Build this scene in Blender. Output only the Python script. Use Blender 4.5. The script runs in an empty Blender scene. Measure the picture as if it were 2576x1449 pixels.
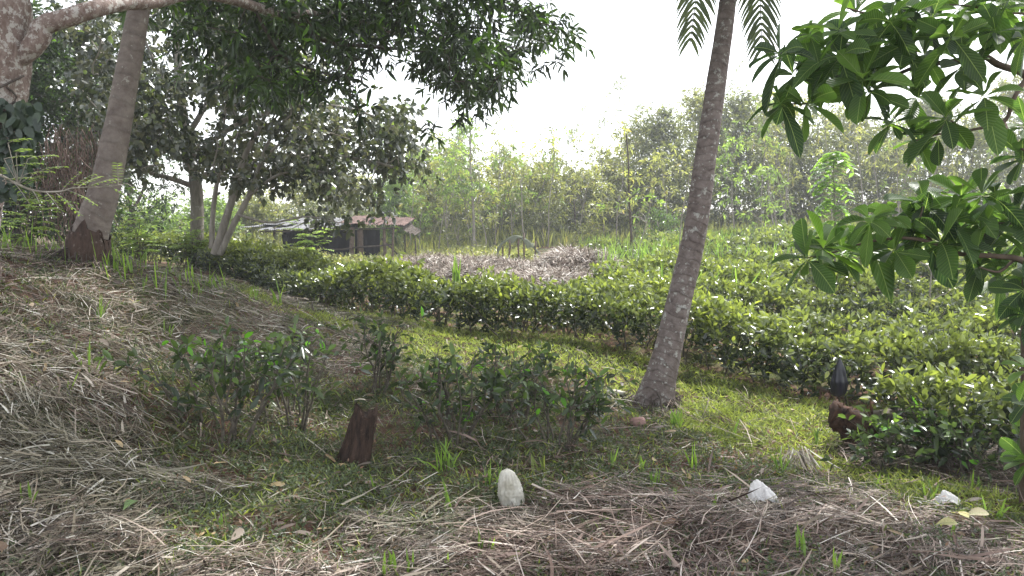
import bpy, math, random
import numpy as np
from mathutils import Vector
random.seed(7); rng = np.random.default_rng(7)
SC = bpy.context.scene
COL = SC.collection
# ------------------------------------------------------------------ camera, world, sun
CAMZ = 1.6; PITCH = math.atan(53/804.0); F = 804.0*2.5156   # F in display units (2576 wide)
cam = bpy.data.cameras.new('camera'); camo = bpy.data.objects.new('camera', cam); COL.objects.link(camo)
camo.location = (0, 0, CAMZ); camo.rotation_euler = (math.pi/2-PITCH, 0, 0)
cam.sensor_width = 36; cam.lens = 36*804/1024.0; cam.clip_end = 2000; cam.clip_start = .05
SC.camera = camo
SUN_EL, SUN_AZ = 58.0, 46.0      # azimuth measured from straight ahead (+y) towards the right (+x)
w = bpy.data.worlds.new("World"); SC.world = w; w.use_nodes = True
nt = w.node_tree; bg = nt.nodes['Background']
sky = nt.nodes.new('ShaderNodeTexSky'); sky.sky_type = 'NISHITA'; sky.sun_disc = False
sky.sun_elevation = math.radians(SUN_EL); sky.sun_rotation = math.radians(SUN_AZ)
sky.air_density = 1.0; sky.dust_density = 1.5; sky.ozone_density = 1.0
hs = nt.nodes.new('ShaderNodeHueSaturation'); hs.inputs['Saturation'].default_value = .22; hs.inputs['Value'].default_value = 1.0
nt.links.new(sky.outputs[0], hs.inputs['Color']); nt.links.new(hs.outputs[0], bg.inputs[0])
bg.inputs[1].default_value = 0.15
sl = bpy.data.lights.new('sun', 'SUN'); sl.energy = 2.8; sl.angle = math.radians(3.0); sl.color = (1, .98, .94)
so = bpy.data.objects.new('sun', sl); COL.objects.link(so)
e, a = math.radians(SUN_EL), math.radians(SUN_AZ)
sdir = Vector((math.sin(a)*math.cos(e), math.cos(a)*math.cos(e), math.sin(e)))
so.rotation_euler = sdir.to_track_quat('Z', 'Y').to_euler(); so.location = (0, 0, 40)
SC.view_settings.view_transform = 'Standard'; SC.view_settings.look = 'None'
SC.view_settings.gamma = 1; SC.view_settings.exposure = 1.66
SC.cycles.max_bounces = 6; SC.cycles.diffuse_bounces = 3; SC.cycles.glossy_bounces = 2
SC.cycles.transmission_bounces = 3; SC.cycles.transparent_max_bounces = 4; SC.cycles.volume_bounces = 0
SC.cycles.use_denoising = True; SC.cycles.denoising_prefilter = 'NONE'; SC.cycles.denoising_input_passes = 'RGB_ALBEDO_NORMAL'

# ------------------------------------------------------------------ pixel <-> world helpers (display units 2576 x 1449)
cp, sp_ = math.cos(PITCH), math.sin(PITCH)
def ray(X, Y):
    u = (X-1288)/F; v = (724.5-Y)/F
    return np.array([u, cp+v*sp_, -sp_+v*cp])
def at(X, Y, d):
    r = ray(X, Y); r = r*(d/r[1]); return np.array([r[0], r[1], CAMZ+r[2]])
def proj(P):
    x, y, z = P[:, 0], P[:, 1], P[:, 2]-CAMZ
    f = np.maximum(cp*y-sp_*z, .05); v = sp_*y+cp*z
    return 1288+x/f*F, 724.5-v/f*F
def nz(v): return v/np.maximum(np.linalg.norm(v, axis=-1, keepdims=True), 1e-9)
def vnoise(x, y, seed=0):
    x = np.asarray(x, float); y = np.asarray(y, float)
    xi = np.floor(x).astype(np.int64); yi = np.floor(y).astype(np.int64); xf = x-xi; yf = y-yi
    def h(i, j):
        n = (i*374761393+j*668265263+seed*974711) & 0x7fffffff
        n = ((n ^ (n >> 13))*1274126177) & 0x7fffffff
        return ((n ^ (n >> 16)) & 0xffff)/65535.0
    u = xf*xf*(3-2*xf); v = yf*yf*(3-2*yf)
    return (h(xi, yi)*(1-u)+h(xi+1, yi)*u)*(1-v)+(h(xi, yi+1)*(1-u)+h(xi+1, yi+1)*u)*v
def fbm(x, y, seed=0, o=4):
    s = 0; a = .5
    for k in range(o): s = s+a*(vnoise(x*2**k, y*2**k, seed+k)-.5); a *= .5
    return s

# ------------------------------------------------------------------ terrain
CTL = [  # display X, Y, depth
 (0, 1449, 3.4), (600, 1449, 3.6), (1288, 1449, 3.8), (2000, 1449, 3.9), (2576, 1449, 3.9), (-900, 1500, 3.2), (3300, 1449, 4.2),
 (0, 1150, 4.3), (400, 1150, 5.0), (890, 1165, 5.65), (1290, 1270, 4.8), (1900, 1260, 5.0), (2380, 1270, 5.1), (2576, 1180, 5.8), (3300, 1150, 6.2),
 (0, 900, 5.4), (300, 900, 6.2), (700, 1000, 6.9), (1250, 1050, 7.1), (1650, 1015, 8.0), (2150, 1130, 6.5),
 (0, 760, 6.4), (0, 664, 7.4), (-900, 660, 7.4), (215, 668, 8.0), (420, 700, 9.6), (560, 715, 11.0), (650, 765, 12.0), (750, 790, 12.4),
 (-300, 660, 20), (330, 660, 20), (700, 757, 14.2), (950, 805, 11.8), (1150, 842, 10.2), (1400, 875, 9.5), (1700, 925, 9.1), (1900, 1000, 8.3), (2200, 1000, 8.6), (2800, 1000, 8.8)]
PT = [at(*c) for c in CTL]
PT += [np.array(p) for p in [(0, 16, .35), (6, 16, .35), (14, 16, .35), (0, 22, .45), (8, 22, .75), (16, 22, .75), (-6, 32, .35), (2, 30, .5), (10, 32, 1.2), (22, 32, 1.3),
  (-12, 28, .7), (-24, 28, 1.2), (0, 40, 1.2), (14, 40, 1.7), (-25, 45, 1.2), (30, 50, 2.5), (0, 60, 2), (-40, 10, 1.6), (-12, 8, 1.6), (-12, 3, 1.4), (12, 4, -.3), (30, 10, -.3),
  (0, 0, .05), (-3, 0, .35), (3, 0, -.1), (0, -8, 0), (-30, -8, .8), (30, -8, -.4), (-40, 70, 2.5), (50, 70, 4), (-7, 12, 1.15), (-11, 14, 1.25)]]
PT = np.array(PT)
def _k(d2): return np.where(d2 > 1e-9, .5*d2*np.log(np.maximum(d2, 1e-9)), 0)
_n = len(PT); _A = np.zeros((_n+3, _n+3))
_d2 = ((PT[:, None, :2]-PT[None, :, :2])**2).sum(-1)
_A[:_n, :_n] = _k(_d2)+np.eye(_n)*.25; _A[:_n, _n] = 1; _A[:_n, _n+1:] = PT[:, :2]; _A[_n, :_n] = 1; _A[_n+1:, :_n] = PT[:, :2].T
_W = np.linalg.solve(_A, np.concatenate([PT[:, 2], np.zeros(3)]))
def _tps(x, y):
    out = np.empty(x.shape)
    for s in range(0, len(x), 40000):
        q = np.stack([x[s:s+40000], y[s:s+40000]], 1)
        d2 = ((q[:, None]-PT[None, :, :2])**2).sum(-1)
        out[s:s+40000] = _k(d2)@_W[:_n]+_W[_n]+q@_W[_n+1:]
    return out
HEAPS = [(-1.7, 22.8, 2.6, 2.4, .38), (.6, 18.3, 1.6, 1.2, .22), (1.6, 20.6, 1.25, 1.3, .62), (-.9, 19.0, .7, .6, .38)]   # cut grass heaps: x, y, rx, ry, h
def H(x, y):
    x = np.atleast_1d(np.asarray(x, float)); y = np.atleast_1d(np.asarray(y, float))
    r = np.clip(1-(np.maximum(np.abs(x)-40, 0)/15+np.maximum(y-62, 0)/15+np.maximum(-6-y, 0)/8), 0, 1)
    xc = np.clip(x, -55, 55); yc = np.clip(y, -14, 77)
    z = _tps(xc, yc)
    z = z+np.maximum(y-77, 0)*.02
    return z + .11*fbm(x*.9, y*.9, 3)*2 + .04*fbm(x*4, y*4, 9)*2 + .10*np.abs(fbm(x*1.9, y*1.9, 23, 3))*np.clip(10-y, 0, 1)*np.clip(np.abs(x+.5)-0, 0, 1)
def gp(X, Y, dmin=2.5, dmax=60):
    d = np.linspace(dmin, dmax, 2400); r = ray(X, Y)
    P = r[None]*(d/r[1])[:, None]; z = CAMZ+P[:, 2]; h = H(P[:, 0], P[:, 1])
    i = np.argmax(z < h)
    if z[i] >= h[i]: i = len(d)-1
    return np.array([P[i, 0], P[i, 1], h[i]])
def gxy(x, y): return np.array([x, y, H(x, y)[0]])

# ------------------------------------------------------------------ geometry collector
class Geo:
    def __init__(s): s.V = []; s.F3 = []; s.F4 = []; s.U = []; s.R = []; s.T = []; s.n = 0
    def add(s, v, f3=None, f4=None, uv=None, r=None, t=None):
        v = np.asarray(v, np.float32).reshape(-1, 3); m = len(v); s.V.append(v)
        if f3 is not None and len(f3): s.F3.append(np.asarray(f3, np.int64).reshape(-1, 3)+s.n)
        if f4 is not None and len(f4): s.F4.append(np.asarray(f4, np.int64).reshape(-1, 4)+s.n)
        s.U.append(np.zeros((m, 2)) if uv is None else np.asarray(uv).reshape(-1, 2))
        s.R.append(np.broadcast_to(.5 if r is None else np.asarray(r, float), (m,)) )
        s.T.append(np.broadcast_to(.5 if t is None else np.asarray(t, float), (m,)) )
        s.n += m
    def build(s, name, mat, parent=None, smooth=False):
        V = np.concatenate(s.V).astype(np.float32)
        f3 = np.concatenate(s.F3) if s.F3 else np.zeros((0, 3), np.int64)
        f4 = np.concatenate(s.F4) if s.F4 else np.zeros((0, 4), np.int64)
        off = Vector((0, 0, 0))
        me = bpy.data.meshes.new(name); me.vertices.add(len(V))
        if parent is None:
            o0 = np.array([V[:, 0].mean(), V[:, 1].mean(), V[:, 2].min()], np.float32)
        else: o0 = np.array(parent['_o'], np.float32)
        me.vertices.foreach_set('co', (V-o0).ravel())
        li = np.concatenate([f3.ravel(), f4.ravel()]).astype(np.int32)
        me.loops.add(len(li)); me.loops.foreach_set('vertex_index', li)
        st = np.concatenate([np.arange(len(f3))*3, len(f3)*3+np.arange(len(f4))*4]).astype(np.int32)
        me.polygons.add(len(st)); me.polygons.foreach_set('loop_start', st)
        me.update(calc_edges=True)
        uvl = me.uv_layers.new(name='UVMap'); U = np.concatenate(s.U).astype(np.float32)
        uvl.data.foreach_set('uv', U[li].ravel())
        for nm, arr in (('rnd', s.R), ('tone', s.T)):
            at_ = me.attributes.new(nm, 'FLOAT', 'POINT'); at_.data.foreach_set('value', np.concatenate(arr).astype(np.float32))
        me.materials.append(mat)
        if smooth: me.polygons.foreach_set('use_smooth', np.ones(len(st), bool))
        ob = bpy.data.objects.new(name, me); COL.objects.link(ob)
        if parent is None: ob.location = [float(q) for q in o0]; ob['_o'] = [float(q) for q in o0]
        else: ob.parent = parent
        return ob
def tag(o, label=None, cat=None, group=None, kind=None):
    if label: o['label'] = label
    if cat: o['category'] = cat
    if group: o['group'] = group
    if kind: o['kind'] = kind
    return o
def thing(name, label, cat, loc, group=None):
    o = bpy.data.objects.new(name, None); COL.objects.link(o); o.empty_display_size = .1
    o.location = [float(q) for q in loc]; o['_o'] = [float(q) for q in loc]
    return tag(o, label, cat, group)
def child_origin(o, parent): o['_o'] = parent['_o']; return o

# leaf templates: (u along, v across, w lift), faces
def tmpl(rows, fold=.15):
    """rows: list of (u, halfwidth); first and last are points"""
    v = [(rows[0][0], 0, 0)]; f3 = []; f4 = []
    prev = None
    for (u, h) in rows[1:-1]:
        b = len(v); v += [(u, -h, h*fold*2), (u, 0, 0), (u, h, h*fold*2)]
        if prev is None: f3 += [(0, b, b+1), (0, b+1, b+2)]
        else: f4 += [(prev, b, b+1, prev+1), (prev+1, b+1, b+2, prev+2)]
        prev = b
    t = len(v); v.append((rows[-1][0], 0, 0)); f3 += [(prev, t, prev+1), (prev+1, t, prev+2)]
    return np.array(v, float), np.array(f3), np.array(f4).reshape(-1, 4)
T4 = (np.array([(0, 0, 0), (.45, -.5, .12), (1, 0, 0), (.45, .5, .12)], float), np.array([(0, 1, 2), (0, 2, 3)]), np.zeros((0, 4), int))
T8 = tmpl([(0, 0), (.28, .42), (.65, .40), (1, 0)])
TR = tmpl([(0, 0), (.2, .42), (.55, .5), (.85, .3), (1, 0)], .1)             # round leaf
TO = tmpl([(0, 0), (.06, .05), (.2, .16), (.38, .33), (.55, .46), (.7, .5), (.83, .43), (.93, .26), (1, 0)], .22)   # big obovate
TB = tmpl([(0, 0), (.03, .35), (.35, .5), (.7, .33), (1, 0)], .3)            # blade
TS = (np.array([(0, -.5, 0), (0, .5, 0), (.35, -.5, .0), (.35, .5, 0), (.7, -.45, 0), (.7, .45, 0), (1, 0, 0)], float), np.array([(4, 5, 6)]), np.array([(0, 1, 3, 2), (2, 3, 5, 4)]))
def leaves(G, P, D, N, L, W, T=T4, droop=0., r=None, t=.5, bend=0.):
    P = np.atleast_2d(P); n = len(P)
    if n == 0: return
    D = nz(D); S = nz(np.cross(D, N)); Nn = np.cross(S, D)
    L = np.broadcast_to(L, (n,)); W = np.broadcast_to(W, (n,)); dr = np.broadcast_to(droop, (n,)); bd = np.broadcast_to(bend, (n,))
    tv, f3, f4 = T; m = len(tv)
    u, v, w_ = tv[:, 0], tv[:, 1], tv[:, 2]
    X = P[:, None]+D[:, None]*(u[None, :]*L[:, None])[..., None]+S[:, None]*((v[None]*W[:, None])+(u*u)[None]*(bd*L)[:, None])[..., None]+Nn[:, None]*(w_[None]*W[:, None])[..., None]
    X[..., 2] -= (u*u)[None]*(dr*L)[:, None]
    off = (np.arange(n)*m)[:, None, None]
    if r is None: r = rng.random(n)
    G.add(X.reshape(-1, 3), (f3[None]+off).reshape(-1, 3) if len(f3) else None, (f4[None]+off).reshape(-1, 4) if len(f4) else None,
          np.tile(np.stack([v+.5, u], 1), (n, 1)), np.repeat(np.broadcast_to(r, (n,)), m), np.repeat(np.broadcast_to(t, (n,)), m))
def rdir(n): return nz(rng.normal(size=(n, 3)))
def shoots(G, P, A, k, L, W, T=T4, spread=(.5, 1.2), droop=.1, t=None, tvar=.15, rad=.02):
    """k leaves round each shoot tip at P with axis A"""
    n = len(P); A = nz(A)
    R = np.cross(A, np.array([.3, .2, 1.])); R = nz(R); B = np.cross(A, R)
    Pk = np.repeat(P, k, 0); Ak = np.repeat(A, k, 0); Rk = np.repeat(R, k, 0); Bk = np.repeat(B, k, 0)
    j = np.tile(np.arange(k), n); ph = j*2.399+np.repeat(rng.random(n)*6.28, k)+rng.normal(size=n*k)*.3
    el = spread[0]+(spread[1]-spread[0])*(j/max(k-1, 1))+rng.normal(size=n*k)*.15
    rd = Rk*np.cos(ph)[:, None]+Bk*np.sin(ph)[:, None]
    D = Ak*np.cos(el)[:, None]+rd*np.sin(el)[:, None]
    N = Ak*np.sin(el)[:, None]-rd*np.cos(el)[:, None]+rng.normal(size=(n*k, 3))*.25
    s = (.65+.5*rng.random(n*k))
    tt = .5 if t is None else np.clip(np.repeat(np.broadcast_to(t, (n,)), k)-(j/k)*.25+rng.normal(size=n*k)*tvar, 0, 1)
    Ls = np.repeat(np.broadcast_to(L, (n,)), k)*s; Ws = np.repeat(np.broadcast_to(W, (n,)), k)*s
    leaves(G, Pk-Ak*(j*rad)[:, None], D, N, Ls, Ws, T, droop*rng.random(n*k)*2, None, tt)
def tube(G, pts, rad, seg=8, rough=0., cap=False, r=.5, t=.5, lump=None):
    pts = np.asarray(pts, float); n = len(pts); rad = np.broadcast_to(rad, (n,)).astype(float)
    tg = np.gradient(pts, axis=0) if n > 2 else np.repeat((pts[-1]-pts[0])[None], n, 0); tg = nz(tg)
    ref = np.array([0, 1, 0.]) if abs(tg[:, 2]).mean() > .6 else np.array([0, 0, 1.])
    R = nz(np.cross(tg, ref)); B = np.cross(R, tg)
    a = np.linspace(0, 2*np.pi, seg, endpoint=False)
    rr = rad[:, None]*np.ones(seg)[None]
    if rough: rr = rr*(1+rough*rng.normal(size=(n, seg)))
    if lump is not None: rr = rr*lump(n, a)
    V = pts[:, None]+rr[..., None]*(R[:, None]*np.cos(a)[None, :, None]+B[:, None]*np.sin(a)[None, :, None])
    ln = np.concatenate([[0], np.cumsum(np.linalg.norm(np.diff(pts, axis=0), axis=1))])
    uv = np.stack(np.broadcast_arrays((a/6.2832)[None], ln[:, None]), -1)
    i = np.arange(n-1)[:, None]*seg; j = np.arange(seg)[None]; jn = (j+1) % seg
    f4 = np.stack([i+j, i+jn, i+seg+jn, i+seg+j], -1).reshape(-1, 4)
    V = V.reshape(-1, 3); uv = uv.reshape(-1, 2); f3 = None
    if cap:
        V = np.concatenate([V, pts[:1], pts[-1:]]); uv = np.concatenate([uv, [[.5, 0], [.5, ln[-1]]]])
        c0, c1 = n*seg, n*seg+1; jj = np.arange(seg); jm = (jj+1) % seg
        f3 = np.concatenate([np.stack([jm, jj, np.full(seg, c0)], 1), np.stack([(n-1)*seg+jj, (n-1)*seg+jm, np.full(seg, c1)], 1)])
    G.add(V, f3, f4, uv, r, t)
def curve(p0, p1, n=8, sag=0., wob=0.):
    p0 = np.asarray(p0, float); p1 = np.asarray(p1, float); s = np.linspace(0, 1, n)[:, None]
    L = np.linalg.norm(p1-p0); P = p0*(1-s)+p1*s; P[:, 2] += sag*L*4*(s*(1-s))[:, 0]
    if wob:
        ph = rng.random((3, 3))*6.28; amp = rng.normal(size=(3, 3))*wob*L/3
        for k in range(3): P += amp[k]*np.sin(s*(k+1)*3.1416+0*ph[k])
    return P
def spline(pts, n=40):
    pts = np.asarray(pts, float); m = len(pts); t = np.linspace(0, m-1, n); out = []
    for q in t:
        i = min(int(q), m-2); f = q-i
        p0, p1, p2, p3 = pts[max(i-1, 0)], pts[i], pts[i+1], pts[min(i+2, m-1)]
        out.append(.5*((2*p1)+(-p0+p2)*f+(2*p0-5*p1+4*p2-p3)*f*f+(-p0+3*p1-3*p2+p3)*f**3))
    return np.array(out)
def box(G, c, s, ang=0, tilt=(0, 0), r=.5):
    c = np.asarray(c, float); s = np.asarray(s, float)/2
    v = np.array([(x, y, z) for x in (-1, 1) for y in (-1, 1) for z in (-1, 1)], float)*s
    v[:, 2] += v[:, 0]*tilt[0]+v[:, 1]*tilt[1]
    ca, sa = math.cos(ang), math.sin(ang); v = np.stack([v[:, 0]*ca-v[:, 1]*sa, v[:, 0]*sa+v[:, 1]*ca, v[:, 2]], 1)+c
    G.add(v, None, [(0, 1, 3, 2), (4, 6, 7, 5), (0, 4, 5, 1), (2, 3, 7, 6), (0, 2, 6, 4), (1, 5, 7, 3)], v[:, :2], r)

# ------------------------------------------------------------------ materials
def nodes(name):
    m = bpy.data.materials.new(name); m.use_nodes = True; n = m.node_tree; n.nodes.clear()
    out = n.nodes.new('ShaderNodeOutputMaterial'); b = n.nodes.new('ShaderNodeBsdfPrincipled')
    return m, n, out, b
def ramp(n, stops, fac=None):
    r = n.nodes.new('ShaderNodeValToRGB'); el = r.color_ramp.elements
    while len(el) < len(stops): el.new(.5)
    for x, (p, c) in zip(el, stops): x.position = p; x.color = (*c, 1)
    if fac is not None: n.links.new(fac, r.inputs[0])
    return r
def attr(n, nm):
    a_ = n.nodes.new('ShaderNodeAttribute'); a_.attribute_name = nm; return a_.outputs['Fac']
def leaf_mat(name, dark, bright, transl=.35, rough=.4, odd=None, hue=.35, veins=False, spec=.5):
    """tone picks between old (dark) and young (bright) leaf colour, rnd varies each leaf"""
    m, n, out, b = nodes(name); L = n.links.new
    mx = n.nodes.new('ShaderNodeMix'); mx.data_type = 'RGBA'; L(attr(n, 'tone'), mx.inputs[0]); mx.inputs[6].default_value = (*dark, 1); mx.inputs[7].default_value = (*bright, 1)
    st = [(0, (1-hue,)*3), (.5, (1, 1, 1)), (.9, (1+hue, 1+hue*.8, 1))]
    if odd: st.append((.955, (1+hue, 1+hue*.8, 1)))
    r = ramp(n, st, attr(n, 'rnd'))
    mu = n.nodes.new('ShaderNodeMix'); mu.data_type = 'RGBA'; mu.blend_type = 'MULTIPLY'; mu.inputs[0].default_value = 1
    L(mx.outputs[2], mu.inputs[6]); L(r.outputs[0], mu.inputs[7]); c = mu.outputs[2]
    if odd:
        gt = n.nodes.new('ShaderNodeMath'); gt.operation = 'GREATER_THAN'; gt.inputs[1].default_value = .965; L(attr(n, 'rnd'), gt.inputs[0])
        mo = n.nodes.new('ShaderNodeMix'); mo.data_type = 'RGBA'; L(gt.outputs[0], mo.inputs[0]); L(c, mo.inputs[6]); mo.inputs[7].default_value = (*odd, 1); c = mo.outputs[2]
    if veins:
        uv = n.nodes.new('ShaderNodeUVMap'); sx = n.nodes.new('ShaderNodeSeparateXYZ'); L(uv.outputs[0], sx.inputs[0])
        def M(op, a_, b_=None, cl=False):
            q = n.nodes.new('ShaderNodeMath'); q.operation = op; q.use_clamp = cl
            for i, z in enumerate((a_, b_)):
                if z is None: continue
                if isinstance(z, (int, float)): q.inputs[i].default_value = z
                else: L(z, q.inputs[i])
            return q.outputs[0]
        ax = M('ABSOLUTE', M('SUBTRACT', sx.outputs[0], .5))
        lat = M('SINE', M('MULTIPLY', M('SUBTRACT', sx.outputs[1], M('MULTIPLY', ax, .45)), 88.))
        mid = M('LESS_THAN', ax, .018)
        vm = M('MAXIMUM', mid, M('MULTIPLY', M('GREATER_THAN', lat, .93), .35))
        mo = n.nodes.new('ShaderNodeMix'); mo.data_type = 'RGBA'; L(vm, mo.inputs[0]); L(c, mo.inputs[6]); mo.inputs[7].default_value = (.25, .34, .12, 1); c = mo.outputs[2]
        bp = n.nodes.new('ShaderNodeBump'); bp.inputs['Strength'].default_value = .55; bp.inputs['Distance'].default_value = .004; L(lat, bp.inputs['Height']); L(bp.outputs[0], b.inputs['Normal'])
    L(c, b.inputs['Base Color']); b.inputs['Roughness'].default_value = rough; b.inputs['Specular IOR Level'].default_value = spec
    if transl:
        tr = n.nodes.new('ShaderNodeBsdfTranslucent'); ms = n.nodes.new('ShaderNodeMixShader'); ms.inputs[0].default_value = transl
        tc = n.nodes.new('ShaderNodeMix'); tc.data_type = 'RGBA'; tc.blend_type = 'MULTIPLY'; tc.inputs[0].default_value = 1; L(c, tc.inputs[6]); tc.inputs[7].default_value = (1.9, 1.9, 1.1, 1)
        L(tc.outputs[2], tr.inputs[0]); L(b.outputs[0], ms.inputs[1]); L(tr.outputs[0], ms.inputs[2]); L(ms.outputs[0], out.inputs[0])
    else: L(b.outputs[0], out.inputs[0])
    return m
def bark_mat(name, c1, c2, c3, scale=8., patch=3., plim=.6, rings=0., bump=.4, mossy=None, stretch=(1, 1, .25)):
    m, n, out, b = nodes(name); L = n.links.new
    tc = n.nodes.new('ShaderNodeTexCoord'); mp = n.nodes.new('ShaderNodeMapping'); mp.inputs['Scale'].default_value = stretch; L(tc.outputs['Object'], mp.inputs[0])
    n1 = n.nodes.new('ShaderNodeTexNoise'); n1.inputs['Scale'].default_value = scale; n1.inputs['Detail'].default_value = 8; n1.inputs['Roughness'].default_value = .7; L(mp.outputs[0], n1.inputs[0])
    r1 = ramp(n, [(.32, c1), (.62, c2)], n1.outputs[0])
    n2 = n.nodes.new('ShaderNodeTexNoise'); n2.inputs['Scale'].default_value = patch; n2.inputs['Detail'].default_value = 6; n2.inputs['Roughness'].default_value = .75; L(tc.outputs['Object'], n2.inputs[0])
    r2 = ramp(n, [(plim, (0, 0, 0)), (plim+.05, (1, 1, 1))], n2.outputs[0])
    mx = n.nodes.new('ShaderNodeMix'); mx.data_type = 'RGBA'; L(r2.outputs[0], mx.inputs[0]); L(r1.outputs[0], mx.inputs[6]); mx.inputs[7].default_value = (*c3, 1)
    c = mx.outputs[2]; h = n1.outputs[0]
    if rings:
        uv = n.nodes.new('ShaderNodeUVMap'); sx = n.nodes.new('ShaderNodeSeparateXYZ'); L(uv.outputs[0], sx.inputs[0])
        n3 = n.nodes.new('ShaderNodeTexNoise'); n3.inputs['Scale'].default_value = 2.5; L(tc.outputs['Object'], n3.inputs[0])
        ad = n.nodes.new('ShaderNodeMath'); ad.operation = 'MULTIPLY_ADD'; L(n3.outputs[0], ad.inputs[0]); ad.inputs[1].default_value = .3; L(sx.outputs[1], ad.inputs[2])
        ml = n.nodes.new('ShaderNodeMath'); ml.operation = 'MULTIPLY'; ml.inputs[1].default_value = rings; L(ad.outputs[0], ml.inputs[0])
        fr = n.nodes.new('ShaderNodeMath'); fr.operation = 'FRACT'; L(ml.outputs[0], fr.inputs[0])
        rr = ramp(n, [(0, (.62, .62, .62)), (.07, (.8, .8, .8)), (.2, (1, 1, 1)), (.85, (1.08, 1.08, 1.08)), (1, (.8, .8, .8))], fr.outputs[0])
        mu = n.nodes.new('ShaderNodeMix'); mu.data_type = 'RGBA'; mu.blend_type = 'MULTIPLY'; mu.inputs[0].default_value = .5; L(c, mu.inputs[6]); L(rr.outputs[0], mu.inputs[7]); c = mu.outputs[2]
        am = n.nodes.new('ShaderNodeMath'); am.operation = 'ADD'; L(h, am.inputs[0]); L(rr.outputs[0], am.inputs[1]); h = am.outputs[0]
    L(c, b.inputs['Base Color']); b.inputs['Roughness'].default_value = .9; b.inputs['Specular IOR Level'].default_value = .2
    bp = n.nodes.new('ShaderNodeBump'); bp.inputs['Strength'].default_value = bump; bp.inputs['Distance'].default_value = .02; L(h, bp.inputs['Height']); L(bp.outputs[0], b.inputs['Normal'])
    L(b.outputs[0], out.inputs[0]); return m
def straw_mat(name):
    m, n, out, b = nodes(name); L = n.links.new
    ra = ramp(n, [(0, (.035, .020, .016)), (.4, (.095, .056, .044)), (.7, (.22, .15, .12)), (.9, (.38, .30, .25)), (1, (.60, .54, .49))], attr(n, 'rnd'))
    rb = ramp(n, [(0, (.032, .028, .02)), (.35, (.085, .075, .045)), (.65, (.21, .185, .125)), (.9, (.31, .29, .23)), (1, (.60, .58, .52))], attr(n, 'rnd'))
    mx = n.nodes.new('ShaderNodeMix'); mx.data_type = 'RGBA'; L(attr(n, 'tone'), mx.inputs[0]); L(ra.outputs[0], mx.inputs[6]); L(rb.outputs[0], mx.inputs[7])
    L(mx.outputs[2], b.inputs['Base Color']); b.inputs['Roughness'].default_value = .6; b.inputs['Specular IOR Level'].default_value = .35
    L(b.outputs[0], out.inputs[0]); return m
def plain(name, c, rough=.8, c2=None, scale=6., bump=0., spec=.3, metal=0., transl=0.):
    m, n, out, b = nodes(name); L = n.links.new
    tc = n.nodes.new('ShaderNodeTexCoord'); n1 = n.nodes.new('ShaderNodeTexNoise'); n1.inputs['Scale'].default_value = scale; n1.inputs['Detail'].default_value = 8; n1.inputs['Roughness'].default_value = .65; L(tc.outputs['Object'], n1.inputs[0])
    r1 = ramp(n, [(.35, c), (.65, c2 or tuple(q*1.3 for q in c))], n1.outputs[0]); L(r1.outputs[0], b.inputs['Base Color'])
    b.inputs['Roughness'].default_value = rough; b.inputs['Specular IOR Level'].default_value = spec; b.inputs['Metallic'].default_value = metal
    if bump:
        bp = n.nodes.new('ShaderNodeBump'); bp.inputs['Strength'].default_value = bump; bp.inputs['Distance'].default_value = .02; L(n1.outputs[0], bp.inputs['Height']); L(bp.outputs[0], b.inputs['Normal'])
    if transl:
        tr = n.nodes.new('ShaderNodeBsdfTranslucent'); ms = n.nodes.new('ShaderNodeMixShader'); ms.inputs[0].default_value = transl; L(r1.outputs[0], tr.inputs[0]); L(b.outputs[0], ms.inputs[1]); L(tr.outputs[0], ms.inputs[2]); L(ms.outputs[0], out.inputs[0])
    else: L(b.outputs[0], out.inputs[0])
    return m

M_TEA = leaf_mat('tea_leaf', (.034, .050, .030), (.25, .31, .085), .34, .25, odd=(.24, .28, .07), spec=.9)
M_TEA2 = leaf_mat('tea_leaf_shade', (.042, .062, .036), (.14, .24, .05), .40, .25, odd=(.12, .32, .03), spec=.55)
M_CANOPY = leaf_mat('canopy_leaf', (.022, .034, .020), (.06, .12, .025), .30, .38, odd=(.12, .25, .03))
M_GREY = leaf_mat('grey_round_leaf', (.04, .055, .034), (.15, .16, .13), .28, .26, odd=(.2, .28, .08), spec=.9)
M_BIG = leaf_mat('obovate_leaf', (.03, .07, .024), (.12, .23, .04), .5, .36, veins=True, spec=.5)
M_BRIGHT = leaf_mat('bright_leaf', (.10, .16, .05), (.24, .35, .10), .45, .45)
M_WOOD = leaf_mat('thicket_leaf', (.11, .125, .06), (.32, .35, .14), .44, .4, odd=(.35, .30, .12))
M_GRASS = leaf_mat('grass_blade', (.09, .125, .04), (.27, .33, .10), .4, .45, odd=(.4, .38, .2))
M_SPROUT = leaf_mat('sprout_blade', (.10, .18, .04), (.21, .34, .07), .45, .4)
M_WEED = leaf_mat('weed_leaf', (.045, .065, .04), (.12, .16, .07), .3, .42, odd=(.25, .15, .1))
M_STRAW = straw_mat('cut_straw')
M_TWIG = plain('twig', (.06, .05, .04), .9, (.16, .14, .11), 20, .3)
M_PALE = bark_mat('pale_bark', (.17, .15, .13), (.34, .31, .27), (.45, .43, .40), 10, 4, .6)
M_PALEPINK = bark_mat('blotchy_bark', (.13, .085, .07), (.30, .235, .21), (.48, .45, .42), 22, 16, .51, bump=1.0, stretch=(1, 1, .45))
M_PALM = bark_mat('palm_bark', (.11, .085, .078), (.23, .19, .175), (.40, .39, .36), 12, 13, .56, rings=11., bump=.9, stretch=(1, 1, 1))
M_PALM2 = bark_mat('palm_bark_grey', (.14, .11, .098), (.24, .205, .18), (.38, .37, .33), 9, 16, .60, rings=7., bump=.6, stretch=(1, 1, 1))
M_DARKBARK = bark_mat('dark_bark', (.05, .04, .035), (.12, .10, .085), (.24, .22, .19), 10, 5, .62)
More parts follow.
